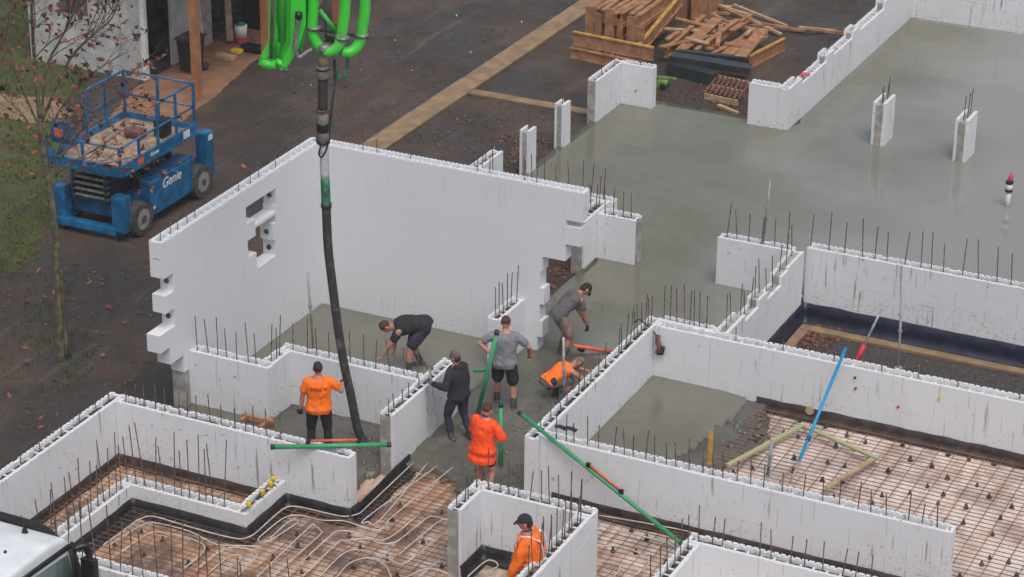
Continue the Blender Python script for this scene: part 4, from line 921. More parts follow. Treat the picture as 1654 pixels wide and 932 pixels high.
# ------------------------------------------------------------------ shed
sh = thing('shed', 'pale metal shed with an open timber-posted bay', 'shed', (-12, 11, GZ))
def SB(name, x0, x1, y0, y1, z0, z1, m, par=None, bv=0):
    bm = B(); box(bm, x0+12, x1+12, y0-11, y1-11, z0-GZ, z1-GZ); return obj(name, bevel(bm, bv, 1) if bv else bm, m, par or sh)
wl = SB('front_wall', -13.6, -10.36, 9.52, 9.58, GZ, 3.0, 'shed_white')
for k in range(16): SB('cladding_rib', -13.5+k*.2, -13.48+k*.2, 9.508, 9.52, GZ+.05, 2.95, 'shed_white', wl)
SB('corner_trim', -10.40, -10.28, 9.50, 9.62, GZ, 3.0, 'white_plastic')
SB('window', -12.7, -11.9, 9.505, 9.522, 1.25, 2.2, 'shed_inside')
SB('side_panel', -10.42, -10.36, 10.75, 12.0, GZ, 3.0, 'shed_white'); SB('side_panel', -10.44, -10.37, 12.001, 12.6, GZ, 3.0, 'core')
SB('back_wall', -13.6, -10.3, 16.0, 16.06, GZ, 3.0, 'shed_inside'); SB('left_wall', -13.66, -13.6, 9.5, 16, GZ, 3.0, 'shed_white'); SB('inner_wall', -11.4, -11.34, 9.6, 15.9, GZ, 3.0, 'shed_inside')
SB('floor', -13.55, -10.45, 9.6, 15.95, GZ, GZ+.06, 'shed_inside'); SB('roof', -13.9, -8.1, 9.2, 16.3, 3.02, 3.12, 'shed_white')
for y in (8.75, 11.9, 15.4): SB('timber_post', -8.52, -8.34, y, y+.18, GZ, 3.0, 'post_timber')
SB('timber_beam', -8.53, -8.33, 8.7, 16, 2.82, 3.01, 'post_timber'); SB('timber_rafter', -10.3, -8.54, 8.77, 8.91, 2.70, 2.95, 'post_timber')
bn = thing('wheeled_bin', 'black wheeled bin standing in the open shed bay', 'bin', (*G(310, 118, GZ)[:2], GZ+.04))
bm = B(); v = box(bm, -.24, .24, -.28, .28, .08, .85)
for q in v[:4]: q.co.x *= .8; q.co.y *= .8
obj('body', bevel(bm, .03), 'black_trim', bn); bm = B(); box(bm, -.26, .26, -.3, .32, .855, .92); obj('lid', bevel(bm, .02), 'rubber', bn)
for s in (-1, 1): bm = B(); cyl(bm, (.2*s, .27, .1), (.27*s, .27, .1), .1, 12); obj('wheel', bm, 'rubber', bn)
ld = thing('ladder', 'grey aluminium pole leaning inside the open shed bay', 'pole'); bm = B(); beam(bm, G(328, 75, .1)+Vector((0, 0, .0)), G(328, 75, .1)+Vector((-.5, .6, 1.9)), .05, .04); obj('rail', bm, 'steel_grey', ld)
bm = B(); c = G(290, 98, GZ)+Vector((-.3, .3, .35)); beam(bm, c+Vector((-.5, -.3, 0)), c+Vector((.3, .3, .2)), .5, .3); tag(obj('machine', bevel(bm, .08), 'rubber'), 'dark machine parked against the shed side panel', 'machine')
bk = thing('bucket', 'white bucket with red base standing in the bay', 'bucket', (*G(390, 72, GZ)[:2], GZ+.04)); bm = B(); cyl(bm, (0, 0, 0), (0, 0, .16), .13, 14); obj('base', bm, 'red_plastic', bk); bm = B(); cyl(bm, (0, 0, .16), (0, 0, .48), .14, 14, .16); obj('body', bm, 'white_plastic', bk, True); bm = B(); cyl(bm, (0, 0, .48), (0, 0, .56), .12, 12, .05); obj('lid', bm, 'hose_green', bk)
bm = B(); beam(bm, G(372, 72, GZ)+Vector((0, 0, .1)), G(372, 72, GZ)+Vector((-.35, .5, 1.15)), .16, .05); tag(obj('leaning_board', bm, 'timber_pale'), 'tan board leaning in the open shed bay', 'board')
bm = B(); c = G(365, 98, GZ); box(bm, c.x-.25, c.x+.25, c.y-.12, c.y+.12, GZ+.04, GZ+.16); tag(obj('timber_block', bevel(bm, .01, 1), 'timber_pale'), 'tan timber block lying beside the orange post', 'timber')
bm = B(); c = G(383, 88, GZ); box(bm, c.x-.14, c.x+.14, c.y-.1, c.y+.1, GZ+.04, GZ+.14); tag(obj('tool_box', bevel(bm, .02), 'yellow_plastic'), 'small yellow tool box beside the timber block', 'tool box')
gb = thing('cabinet', 'dark green cabinet at the back of the open bay', 'cabinet'); c = G(412, 62, GZ)+Vector((0, .5, 0)); bm = B(); box(bm, c.x-.7, c.x+.35, c.y, c.y+.7, GZ+.04, 1.9); obj('body', bevel(bm, .02, 1), 'cloth_blackgreen', gb); bm = B(); box(bm, c.x+.1, c.x+.25, c.y-.01, c.y-.002, 1.15, 1.4); obj('label_plate', bm, 'white_plastic', gb)
bg_ = thing('tool_bag', 'black tool bag lying on the path beside the cabinet', 'bag'); c = G(408, 86, GZ); bm = B(); box(bm, c.x-.3, c.x+.3, c.y-.12, c.y+.14, GZ+.04, GZ+.24); obj('body', bevel(bm, .07), 'black_trim', bg_); bm = B(); tube(bm, smooth_path([c+Vector((-.15, 0, .22)), c+Vector((0, 0, .36)), c+Vector((.15, 0, .22))]), .015, 6); obj('handle', bm, 'rubber', bg_)

# ------------------------------------------------------------------ truck
_tc = G(104, 866, 2.6); CXR, CYF = _tc.x+.02, _tc.y+.42
tk = thing('truck', 'white truck cab with a dark sun visor and black mirror', 'truck', (CXR-1.05, CYF-1.0, GZ))
def prism(name, prof, x0, x1, m, bv=.08, par=None):     # profile in (y,z), y from the front going back
    bm = B(); a = [bm.verts.new((x0-tk.location.x, CYF-y-tk.location.y, z-GZ)) for y, z in prof]; b2 = [bm.verts.new((x1-tk.location.x, CYF-y-tk.location.y, z-GZ)) for y, z in prof]; n = len(a)
    bm.faces.new(a); bm.faces.new(b2[::-1])
    for k in range(n): bm.faces.new((a[k], b2[k], b2[(k+1) % n], a[(k+1) % n]))
    if bv: bevel(bm, bv, 4)
    return obj(name, bm, m, par or tk, True)
prism('cab', [(-.05, .55), (-.05, 1.45), (.02, 1.55), (.26, 2.38), (.42, 2.58), (.8, 2.66), (1.9, 2.66), (1.95, .55)], CXR-2.1, CXR, 'truck_white', .10)
bm = B(); rows_ = []
for q in range(25):
    u_ = -1+q/12; by, bz = .24*abs(u_)**3.5, -.10*abs(u_)**4
    rows_.append([bm.verts.new((CXR-1.05+1.03*u_-tk.location.x, CYF-(y_+by)-tk.location.y, z_+bz-GZ)) for y_, z_ in ((.32, 2.46), (.17, 2.45), (.20, 2.57), (.27, 2.605), (.36, 2.59))])
for a_, b_ in zip(rows_, rows_[1:]):
    for q in range(5): bm.faces.new((a_[q], a_[(q+1) % 5], b_[(q+1) % 5], b_[q]))
bm.faces.new(rows_[0]); bm.faces.new(rows_[-1][::-1]); obj('sun_visor', bm, 'black_trim', tk, True)
prism('windscreen', [(-.02, 1.55), (.0, 1.53), (.22, 2.34), (.20, 2.36)], CXR-1.95, CXR-.12, 'glass_dark', 0)
prism('side_window', [(.22, 1.55), (.40, 2.30), (1.35, 2.36), (1.35, 1.55)], CXR-.02, CXR+.006, 'glass_dark', 0)
prism('roof_gutter', [(.28, 2.37), (.38, 2.46), (1.85, 2.51), (1.85, 2.44)], CXR-.02, CXR+.02, 'black_trim', 0)
prism('door_pillar', [(.02, 1.5), (.26, 2.43), (.40, 2.40), (.22, 1.5)], CXR-.03, CXR+.014, 'black_trim', 0)
mr_ = prism('mirror', [(.05, 1.5), (.05, 2.12), (.2, 2.16), (.2, 1.45)], CXR+.05, CXR+.27, 'black_trim', .03)
bm = B(); l_ = tk.location; tube(bm, smooth_path([Vector((CXR, CYF-.24, 2.30))-l_, Vector((CXR+.12, CYF-.12, 2.32))-l_, Vector((CXR+.17, CYF-.12, 2.10))-l_]), .05, 8); obj('arm', bm, 'black_trim', mr_, True)
bm = B(); p = Vector((CXR-.55, CYF-.62, 2.62))-l_; cyl(bm, p, p+Vector((0, 0, .07)), .05, 10, .03); cyl(bm, p+Vector((0, 0, .06)), p+Vector((-.08, .05, .24)), .008, 6); obj('antenna', bm, 'black_trim', tk)
bm = B(); p = Vector((CXR-.42, CYF-1.25, 2.66))-l_; cyl(bm, p, p+Vector((0, 0, .03)), .022, 8); obj('roof_stud', bm, 'black_trim', tk)
prism('chassis', [(.5, .3), (.5, .62), (5, .62), (5, .3)], CXR-1.6, CXR-.5, 'steel_dark', 0)
for x in (CXR-1.95, CXR-.15):
    c = Vector((x, CYF-.95, GZ+.48))-l_; bm = B(); tube(bm, [c+Vector((-.14, 0, 0)), c+Vector((.14, 0, 0))], .48, 24); wo = obj('wheel', bm, 'rubber', tk); bm = B(); cyl(bm, c+Vector((-.15, 0, 0)), c+Vector((.15, 0, 0)), .27, 18); obj('rim', bm, 'rim', wo)

# ------------------------------------------------------------------ tree
rt = random.Random(21)
tb_ = G(100, 580, GZ); tree = thing('tree', 'slender bare tree with a few red leaves beside the blue lift', 'tree', tb_)
tw, br, LF = B(), B(), [B(), B(), B()]
def P3(x, y, o_=0.0): return upright(x, y, tb_, o_)-tb_
leaf_n = 0
def leaf(bm, p, s):
    a = Vector((rt.gauss(0, 1), rt.gauss(0, 1), rt.gauss(0, .7))).normalized(); b2 = a.cross(Vector((rt.random(), rt.random(), rt.random()+.1))).normalized()
    pts = [p, p+a*s*.5+b2*s*.42, p+a*s*.8+b2*s*.18, p+a*s*1.1, p+a*s*.75-b2*s*.2, p+a*s*.45-b2*s*.4]
    c = a.cross(b2)*s*.15
    v = [bm.verts.new(q+(c if i in (1, 5) else -c*.3)) for i, q in enumerate(pts)]; bm.faces.new((v[0], v[1], v[2], v[3])); bm.faces.new((v[0], v[3], v[4], v[5]))
def grow(p, d, L, r, lv):
    n = max(3, int(L/.16)); pts = [p]; dd = d.normalized()
    for k in range(n):
        dd = (dd+Vector((rt.gauss(0, .10), rt.gauss(0, .10), rt.gauss(0, .07)+.03))).normalized(); pts.append(pts[-1]+dd*L/n)
    tube(br if r > .012 else tw, pts, r, 6 if r > .012 else 4, False, r*.45)
    if lv <= 0 or r < .004:
        for k in range(rt.choice((0, 1, 1, 2))): leaf(LF[rt.choice((0, 0, 1, 2))], pts[-1]-Vector((0, 0, .02)), rt.uniform(.07, .15))
        return
    for k in range(rt.choice((3, 4, 5)) if lv > 1 else rt.choice((2, 3))):
        i = rt.randint(n//3, n); s, u = frame_of(dd); a = rt.uniform(0, 6.28); sp = rt.uniform(.5, 1.0)
        grow(pts[i], dd*math.cos(sp)+(s*math.cos(a)+u*math.sin(a))*math.sin(sp), L*rt.uniform(.42, .7), max(.0035, r*rt.uniform(.36, .55)), lv-1)
trk_ = smooth_path([P3(100, 582), P3(97, 520), P3(93, 430), P3(86, 350), P3(78, 290), P3(70, 240), P3(64, 190)], 4)
bm = B(); tube(bm, trk_, .085, 12, True, .05); tube(bm, smooth_path([P3(100, 582), P3(101, 560), P3(99, 530)], 4), .11, 12, True, .07)
tube(bm, smooth_path([P3(108, 578, -.1), P3(104, 500, -.08), P3(97, 420, -.04), P3(90, 360)], 4), .032, 8, True, .022)
obj('trunk', bm, 'bark', tree, True)
def limb(px, r, L, lv, offs, kids=7):
    pts = smooth_path([P3(x, y, offs*i/len(px)) for i, (x, y) in enumerate(px)], 5); tube(br, pts, r, 8, True, r*.4); n = len(pts)
    for k in range(kids):
        i = rt.randint(n//4, n-1); d = (pts[min(i+1, n-1)]-pts[max(0, i-1)]).normalized(); s, u = frame_of(d); a = rt.uniform(0, 6.28); sp = rt.uniform(.4, 1.0)
        grow(pts[i], d*math.cos(sp)+(s*math.cos(a)+u*math.sin(a))*math.sin(sp), L*rt.uniform(.6, 1.1), r*.38, lv)
limb([(64, 192), (57, 110), (52, 40), (50, -60), (55, -160)], .042, 1.2, 3, .2, 8)
limb([(66, 200), (75, 110), (100, 60), (128, 0), (150, -80)], .030, 1.1, 3, .4, 8)
limb([(66, 200), (110, 100), (155, 52), (180, 30), (200, -20)], .028, 1.0, 3, -.3, 8)
limb([(78, 290), (110, 240), (150, 190), (190, 150)], .022, .85, 3, .5, 7)
limb([(78, 290), (120, 260), (165, 235), (205, 205)], .018, .75, 3, -.5, 7)
limb([(80, 300), (130, 275), (180, 262), (225, 250)], .014, .7, 3, -.2, 8)
limb([(76, 270), (120, 200), (170, 140), (215, 118)], .018, .8, 3, .1, 9)
limb([(72, 250), (95, 180), (150, 120), (200, 85)], .018, .85, 3, -.4, 9)
limb([(82, 320), (100, 250), (108, 190), (118, 140)], .018, .7, 3, .2, 6)
limb([(70, 240), (40, 190), (10, 160), (-30, 120)], .022, .9, 3, .2, 6)
limb([(66, 210), (30, 130), (10, 60), (-20, 0)], .022, .9, 3, -.3, 6)
for _ in range(420):        # hanging leaves of the crown
    x, y = rt.uniform(-10, 235), rt.uniform(-40, 290)
    if rt.random() < (.9 if (x+y*.4) < 190 else .45): leaf(LF[rt.choice((0, 0, 1, 2))], P3(x, y, rt.gauss(0, .6)), rt.uniform(.06, .17))
obj('limbs', br, 'bark', tree, True); o = obj('twigs', tw, 'twig', tree); o['kind'] = 'stuff'
for bm, m in zip(LF, ('leaf_red', 'leaf_dark', 'leaf_orange')): o = obj('crown', bm, m, tree); o['kind'] = 'stuff'
# fallen leaves
lm = []
for m in ('leaf_orange', 'leaf_red'):
    bm = B()
    for a in (-1.15, -.55, 0, .55, 1.15):
        q = [(0, 0, 0), (math.sin(a-.25)*.6, math.cos(a-.25)*.6, .12), (math.sin(a)*1.05, math.cos(a)*1.05, .04), (math.sin(a+.25)*.6, math.cos(a+.25)*.6, .10)]
        v = [bm.verts.new(z) for z in q]; bm.faces.new(v)
    me = bpy.data.meshes.new('fallen_leaf'); bm.to_mesh(me); bm.free(); me.materials.append(MATS[m]); lm.append(me)
spots = [(30, 425), (28, 460), (145, 460), (170, 463), (110, 472), (80, 482), (40, 487), (167, 478), (5, 497), (172, 542), (36, 567), (40, 695), (70, 695), (20, 480), (55, 320), (30, 295), (15, 275), (35, 365), (10, 350), (125, 430), (400, 245), (640, 70), (630, 32), (640, 60), (470, 148), (500, 160), (395, 270), (212, 620), (60, 440), (180, 500), (150, 440), (95, 620), (20, 640), (45, 660), (300, 300), (360, 210), (560, 140)]+[(rt.uniform(0, 240), rt.uniform(400, 720)) for _ in range(24)]
for i, (x, y) in enumerate(spots):
    s = rt.uniform(.07, .13); o = share('fallen_leaf', lm[i % 2], None, G(x+rt.uniform(-4, 4), y+rt.uniform(-3, 3), GZ)+Vector((0, 0, .02)), (rt.gauss(0, .25), rt.gauss(0, .25), rt.uniform(0, 6)), (s, s, s))
    tag(o, 'fallen red-brown leaf lying on the dark ground', 'leaf', 'fallen leaves on the yard')

# ------------------------------------------------------------------ people
def loft(bm, rings, n=14):
    """rings: (centre, side vec, front vec, rx, ry)"""
    vs = [[bm.verts.new(c+s*rx*math.cos(2*math.pi*k/n)+f*ry*math.sin(2*math.pi*k/n)) for k in range(n)] for c, s, f, rx, ry in rings]
    for a, b2 in zip(vs, vs[1:]):
        for k in range(n): bm.faces.new((a[k], a[(k+1) % n], b2[(k+1) % n], b2[k]))
    bm.faces.new(vs[0][::-1]); bm.faces.new(vs[-1]); return bm
def limbp(bm, pts, rs, n=12):
    """tapered limb with rounded ends"""
    pts = [Vector(p) for p in pts]; ps, rr = [], []
    d0 = (pts[0]-pts[1]).normalized(); d1 = (pts[-1]-pts[-2]).normalized()
    ps += [pts[0]+d0*rs[0]*.9, pts[0]+d0*rs[0]*.55]; rr += [rs[0]*.35, rs[0]*.8]
    ps += pts; rr += list(rs); ps += [pts[-1]+d1*rs[-1]*.55, pts[-1]+d1*rs[-1]*.9]; rr += [rs[-1]*.8, rs[-1]*.35]
    rings = []; s0 = None
    for i, p in enumerate(ps):
        d = (ps[min(i+1, len(ps)-1)]-ps[max(i-1, 0)]).normalized()
        if s0 is None: s0, _ = frame_of(d)
        s0 = (s0-d*s0.dot(d)).normalized(); rings.append((p, s0, s0.cross(d), rr[i], rr[i]))
    return loft(bm, rings, n)
def ball(bm, c, rx, ry, rz, rot=None):
    M = Matrix.Translation(c) @ (rot.to_4x4() if rot else Matrix.Identity(4)) @ Matrix.Diagonal((rx, ry, rz, 1)); bmesh.ops.create_uvsphere(bm, u_segments=16, v_segments=10, radius=1, matrix=M)
def fuse(name, bm, m, parent, vox=.012, it=3, fold=0.0, seed=0):
    bmesh.ops.recalc_face_normals(bm, faces=bm.faces[:])
    me = bpy.data.meshes.new('t'); bm.to_mesh(me); bm.free(); o = bpy.data.objects.new('t', me); COL.objects.link(o)
    md = o.modifiers.new('r', 'REMESH'); md.mode = 'VOXEL'; md.voxel_size = vox
    sm = o.modifiers.new('s', 'SMOOTH'); sm.factor = .5; sm.iterations = it
    dg = bpy.context.evaluated_depsgraph_get(); e = bpy.data.meshes.new_from_object(o.evaluated_get(dg)); bpy.data.objects.remove(o)
    if fold:
        nv = len(e.vertices); co = np.empty(nv*3); e.vertices.foreach_get('co', co); no = np.empty(nv*3); e.vertices.foreach_get('normal', no)
        co = co.reshape(-1, 3); no = no.reshape(-1, 3)
        f = np.array([noise.noise((p[0]*9+seed, p[1]*9, p[2]*6))+.6*noise.noise((p[0]*22, p[1]*22+seed, p[2]*15)) for p in co]); co += no*(f*fold)[:, None]; e.vertices.foreach_set('co', co.ravel())
    e.name = name; e.materials.clear(); e.materials.append(MATS[m]); e.polygons.foreach_set('use_smooth', [True]*len(e.polygons))
    return link(bpy.data.objects.new(name, e), parent)
def ik(a, t, l1, l2, hint):
    a, t = Vector(a), Vector(t); d = t-a; L = d.length
    if L > (l1+l2)*.998: d = d.normalized()*(l1+l2)*.998; t = a+d; L = d.length
    dn = d.normalized(); x = (l1*l1-l2*l2+L*L)/(2*L); h = math.sqrt(max(0, l1*l1-x*x)); hv = Vector(hint); hv = (hv-dn*hv.dot(dn)).normalized()
    return a+dn*x+hv*h, t
TOR = [(-.12, .13, .095), (-.04, .165, .118), (.05, .163, .115), (.14, .150, .108), (.26, .165, .122), (.38, .180, .120), (.455, .165, .10), (.50, .10, .08), (.54, .065, .065)]
def person(label, loc, phi, outfit, lean=(5, 5), pelvis=(0, 0, .94), feet=((-.1, 0), (.1, 0)), hands=None, elbow=((-.6, -.7, -.3), (.6, -.7, -.3)), head=(0, 0), k=1.0, twist=0, knee=((-.1, 1, 0), (.1, 1, 0)), worldhands=None, seed=0, fat=1.0):
    loc = Vector(loc); root = thing('person', label, 'person', loc, phi); Ri = Matrix.Rotation(-phi, 3, 'Z')
    if worldhands:
        hands = list(hands)
        for i, h in enumerate(worldhands):
            if h is not None: hands[i] = (Ri @ (Vector(h)-loc))/k
    S = lambda v: Vector(v)*k
    pv = Vector(pelvis)
    # curved spine: pitch goes from lean[0] at the pelvis to lean[1] at the chest
    def spine(tt):
        p = pv.copy(); n = 14; ang = R(lean[0])
        for i in range(n):
            u = (i+.5)/n*tt; f = max(0, min(1, (u+.05)/.40)); ang = R(lean[0]+(lean[1]-lean[0])*f); p += Vector((0, math.sin(ang), math.cos(ang)))*(tt/n)
        f = max(0, min(1, (tt+.05)/.40)); ang = R(lean[0]+(lean[1]-lean[0])*f); tw_ = R(twist)*max(0, min(1, tt/.45))
        d = Vector((0, math.sin(ang), math.cos(ang))); s = Vector((math.cos(tw_), math.sin(tw_), 0)); s = (s-d*s.dot(d)).normalized(); return p, s, s.cross(d)*-1, d
    def torso(bm, infl, t0=-1, t1=9, hem=0, bx=0):
        rings = []
        for tt, rx, ry in ([(-.25, .155, .125), (-.19, .158, .122)] if hem >= .03 else [])+TOR:
            if t0-(.13 if hem >= .03 else 0) <= tt <= t1: p, s, f, d = spine(tt); rings.append((S(p), s, f, (rx*fat+infl+(hem if tt < .0 else 0))*k, (ry*fat+infl+(hem if tt < .0 else 0))*k))
        return loft(bm, rings, 18)
    shp, shs, shf, shd = spine(.445); shl = [shp-shs*.175*fat, shp+shs*.175*fat]; npos, _, nf, nd = spine(.52)
    hd = (nd*math.cos(R(head[0]))+nf*math.sin(R(head[0]))).normalized(); hyaw = R(head[1])
    hside = Matrix.Rotation(hyaw, 3, nd) @ shs; hside = (hside-hd*hside.dot(hd)).normalized(); hfw = hd.cross(hside)
    hc = npos+hd*.145; HR = Matrix((hside, hfw, hd)).transposed()
    hips = [pv+Vector((-.092*fat, 0, -.03)), pv+Vector((.092*fat, 0, -.03))]; ank = [Vector((f[0], f[1], .085 if len(f) < 3 else f[2])) for f in feet]
    kn = []
    for i in range(2): q, a = ik(hips[i], ank[i], .43, .425, knee[i]); kn.append(q); ank[i] = a
    el, wr = [], []
    for i in range(2): q, a = ik(shl[i], hands[i], .285, .26, elbow[i]); el.append(q); wr.append(a)
    # body: one continuous surface
    bm = B(); torso(bm, -.006)
    limbp(bm, [S(npos-nd*.06), S(npos+hd*.07)], [.058*k, .052*k])
    ball(bm, S(hc), .074*k, .094*k, .112*k, HR); ball(bm, S(hc-hd*.055+hfw*.028), .055*k, .06*k, .055*k, HR)
    ball(bm, S(hc+hfw*.098-hd*.018), .014*k, .022*k, .02*k, HR); ball(bm, S(hc+hfw*.088+hd*.022), .05*k, .016*k, .012*k, HR)
    ball(bm, S(hc+hfw*.084-hd*.058), .026*k, .014*k, .012*k, HR)
    for s in (-1, 1): ball(bm, S(hc+hside*.076*s-hfw*.008-hd*.008), .012*k, .022*k, .032*k, HR)
    for i in range(2):
        limbp(bm, [S(shl[i]), S(shl[i].lerp(el[i], .5)), S(el[i])], [.058*k, .05*k, .042*k]); limbp(bm, [S(el[i]), S(el[i].lerp(wr[i], .3)), S(wr[i])], [.042*k, .043*k, .028*k])
        limbp(bm, [S(hips[i]), S(hips[i].lerp(kn[i], .5)), S(kn[i])], [.088*k*fat, .078*k, .058*k]); limbp(bm, [S(kn[i]), S(kn[i].lerp(ank[i], .35)), S(ank[i])], [.056*k, .058*k, .038*k])
        limbp(bm, [S(ank[i]+Vector((0, -.05, -.045))), S(ank[i]+Vector((0, .07, -.045))), S(ank[i]+Vector((0, .17, -.055)))], [.038*k, .042*k, .03*k])
    def hand(bm, i, infl=0):
        d = (wr[i]-el[i]).normalized(); sd = 1 if i else -1; s = d.cross(Vector((0, 0, 1)) if abs(d.z) < .9 else Vector((0, 1, 0))).normalized(); nrm = s.cross(d)
        pc = wr[i]+d*.05; 
        rings = [(S(wr[i]-d*.01), s, nrm, (.028+infl)*k, (.022+infl)*k), (S(wr[i]+d*.03), s, nrm, (.038+infl)*k, (.02+infl)*k), (S(wr[i]+d*.085), s, nrm, (.043+infl)*k, (.017+infl)*k)]; loft(bm, rings, 10)
        for q in range(4):
            o_ = s*(-.031+.0205*q); L = (.058, .07, .066, .05)[q]; b0 = wr[i]+d*.078+o_; b1 = b0+d*L*.5-nrm*.014*sd; b2_ = b1+d*L*.2-nrm*.036*sd
            limbp(bm, [S(b0), S(b1), S(b2_)], [(.0105+infl)*k, (.0098+infl)*k, (.0085+infl)*k], 8)
        t0 = wr[i]+d*.03+s*.034*sd; limbp(bm, [S(t0), S(t0+d*.03+s*.026*sd-nrm*.012*sd), S(t0+d*.058+s*.02*sd-nrm*.03*sd)], [(.014+infl)*k, (.0115+infl)*k, (.0095+infl)*k], 8)
    for i in range(2): hand(bm, i)
    body = fuse('body', bm, outfit['skin'], root, .0085, 2)
    for s in (-1, 1):
        bm = B(); ball(bm, S(hc+hside*.03*s+hfw*.088+hd*.005), .012*k, .008*k, .007*k, HR); obj('eye', bm, 'hair_dark', root, True)
    # clothes
    def sleeve(bm, i, r0, frac, infl):
        if frac <= 1: limbp(bm, [S(shl[i]+(shp-shl[i])*.15), S(shl[i].lerp(el[i], .4)), S(shl[i].lerp(el[i], frac))], [(.062+infl)*k, (.058+infl)*k, (.054+infl*1.2)*k])
        else:
            limbp(bm, [S(shl[i]+(shp-shl[i])*.15), S(shl[i].lerp(el[i], .5)), S(el[i])], [(.062+infl)*k, (.056+infl)*k, (.048+infl)*k]); limbp(bm, [S(el[i]), S(el[i].lerp(wr[i], .5)), S(el[i].lerp(wr[i], .95))], [(.048+infl)*k, (.046+infl)*k, (.034+infl)*k])
    sh_ = None
    if 'shirt' in outfit:
        m, frac, hem = outfit['shirt']; bm = B(); torso(bm, .016+outfit.get('loose', 0), -.13 if hem else -.05, .51, hem)
        for i in range(2):
            if frac > 0: sleeve(bm, i, 0, frac, .012+outfit.get('loose', 0)*.5)
        sh_ = fuse('shirt', bm, m, root, .012, 3, .017, seed)
    if 'collar' in outfit: bm = B(); limbp(bm, [S(npos-nd*.03), S(npos+nd*.012)], [.074*k, .066*k]); fuse('collar', bm, outfit['collar'], root, .011, 2)
    if 'vest_side' in outfit:
        for s in (-1, 1):
            bm = B(); p, sd_, f_, d_ = spine(.05); ball(bm, S(p+sd_*s*.15*fat), .05*k, .075*k, .10*k); fuse('side_panel', bm, outfit['vest_side'], root, .012, 2)
    m, frac = outfit['pants']; bm = B(); torso(bm, .012, -.13, .06)
    for i in range(2):
        limbp(bm, [S(hips[i]), S(hips[i].lerp(kn[i], .5)), S(hips[i].lerp(kn[i], min(1, frac)))], [.10*k*fat, (.092 if frac > 1 else .10)*k*fat, (.072 if frac > 1 else .098)*k*fat])
        if frac > 1: limbp(bm, [S(kn[i]), S(kn[i].lerp(ank[i], .5)), S(kn[i].lerp(ank[i], frac-1))], [.072*k, .068*k, .062*k])
    fuse('trousers' if frac > 1 else 'shorts', bm, m, root, .012, 3, .014, seed+3)
    for i in range(2):
        hgt = outfit.get('boot_h', .3); bm = B(); limbp(bm, [S(ank[i].lerp(kn[i], hgt)), S(ank[i].lerp(kn[i], .1)), S(ank[i]-Vector((0, 0, .01)))], [.058*k, .056*k, .052*k]); limbp(bm, [S(ank[i]+Vector((0, -.05, -.04))), S(ank[i]+Vector((0, .07, -.04))), S(ank[i]+Vector((0, .18, -.05)))], [.05*k, .052*k, .042*k]); fuse('boot', bm, outfit['boot'], root, .012, 2)
    if outfit.get('glove'):
        for i in range(2): bm = B(); hand(bm, i, .004); fuse('glove', bm, outfit['glove'], root, .0085, 1)
    hm, style = outfit['hair']
    if style == 'short':
        bm = B(); ball(bm, S(hc+hd*.022-hfw*.012), .082*k, .098*k, .102*k, HR); 
        bmesh.ops.bisect_plane(bm, geom=bm.verts[:]+bm.edges[:]+bm.faces[:], plane_co=S(hc-hd*.03+hfw*.06), plane_no=(hd*.75-hfw*.66), clear_inner=True); bmesh.ops.holes_fill(bm, edges=[e for e in bm.edges if len(e.link_faces) == 1]); fuse('hair', bm, hm, root, .009, 1, .006, seed)
    elif style in ('cap', 'beanie'):
        bm = B(); ball(bm, S(hc+hd*.03-hfw*.004), .087*k, .105*k, .098*k, HR); bmesh.ops.bisect_plane(bm, geom=bm.verts[:]+bm.edges[:]+bm.faces[:], plane_co=S(hc+hd*(.022 if style == 'cap' else -.01)), plane_no=hd*.95-hfw*.25, clear_inner=True); bmesh.ops.holes_fill(bm, edges=[e for e in bm.edges if len(e.link_faces) == 1]); c_ = fuse('cap' if style == 'cap' else 'beanie', bm, hm, root, .009, 1)
        if style == 'cap':
            bm = B(); rings = [(S(hc+hfw*(.07+.03*q)+hd*(.040-.012*q)), hside, hd, (.075-.004*q*q)*k, .007*k) for q in range(4)]; loft(bm, rings, 14); obj('brim', bm, hm, c_, True)
        bm = B(); ball(bm, S(hc-hfw*.045-hd*.02), .073*k, .06*k, .075*k, HR); fuse('hair', bm, 'hair_dark', root, .009, 1)
    if outfit.get('hood'):
        bm = B(); limbp(bm, [S(npos-nf*.06-hside*.09), S(npos-nf*.10-nd*.03), S(npos-nf*.06+hside*.09)], [.05*k, .065*k, .05*k]); fuse('hood', bm, outfit['hood'], root, .012, 2)
    if outfit.get('bands'):
        for t0, t1 in ((.10, .145), (-.02, .02)):
            bm = B(); rr = []
            for tt in (t0, t1):
                p, s, f, d = spine(tt); rr.append((S(p), s, f, (.166*fat+.036)*k, (.115*fat+.036)*k))
            vs = [[bm.verts.new(c+s*rx*math.cos(2*math.pi*q/24)+f*ry*math.sin(2*math.pi*q/24)) for q in range(24)] for c, s, f, rx, ry in rr]
            for q in range(24): bm.faces.new((vs[0][q], vs[0][(q+1) % 24], vs[1][(q+1) % 24], vs[1][q]))
            obj('reflective_band', bm, 'reflective', sh_ or root, True)
        for sd_ in (-1, 1):
            pts = [(.145, .150, 1), (.30, .165, 1), (.42, .155, .9), (.485, .05, .55), (.47, -.06, .5), (.42, -.155, .9), (.30, -.165, 1), (.145, -.150, 1)]; P_ = []
            for tt, fy, _ in pts: p, s, f, d = spine(tt); P_.append((S(p+s*.105*sd_*fat+f*fy*fat+(d*.03 if abs(fy) < .1 else Vector((0, 0, 0)))), s))
            bm = B(); vs = [[bm.verts.new(p-s*.022*k), bm.verts.new(p+s*.022*k)] for p, s in P_]
            for a, b2 in zip(vs, vs[1:]): bm.faces.new((a[0], a[1], b2[1], b2[0]))
            obj('reflective_band', bm, 'reflective', sh_ or root, True)
    return root, sh_, dict(spine=spine, k=k, phi=phi, loc=loc)

A0 = R(25.65)
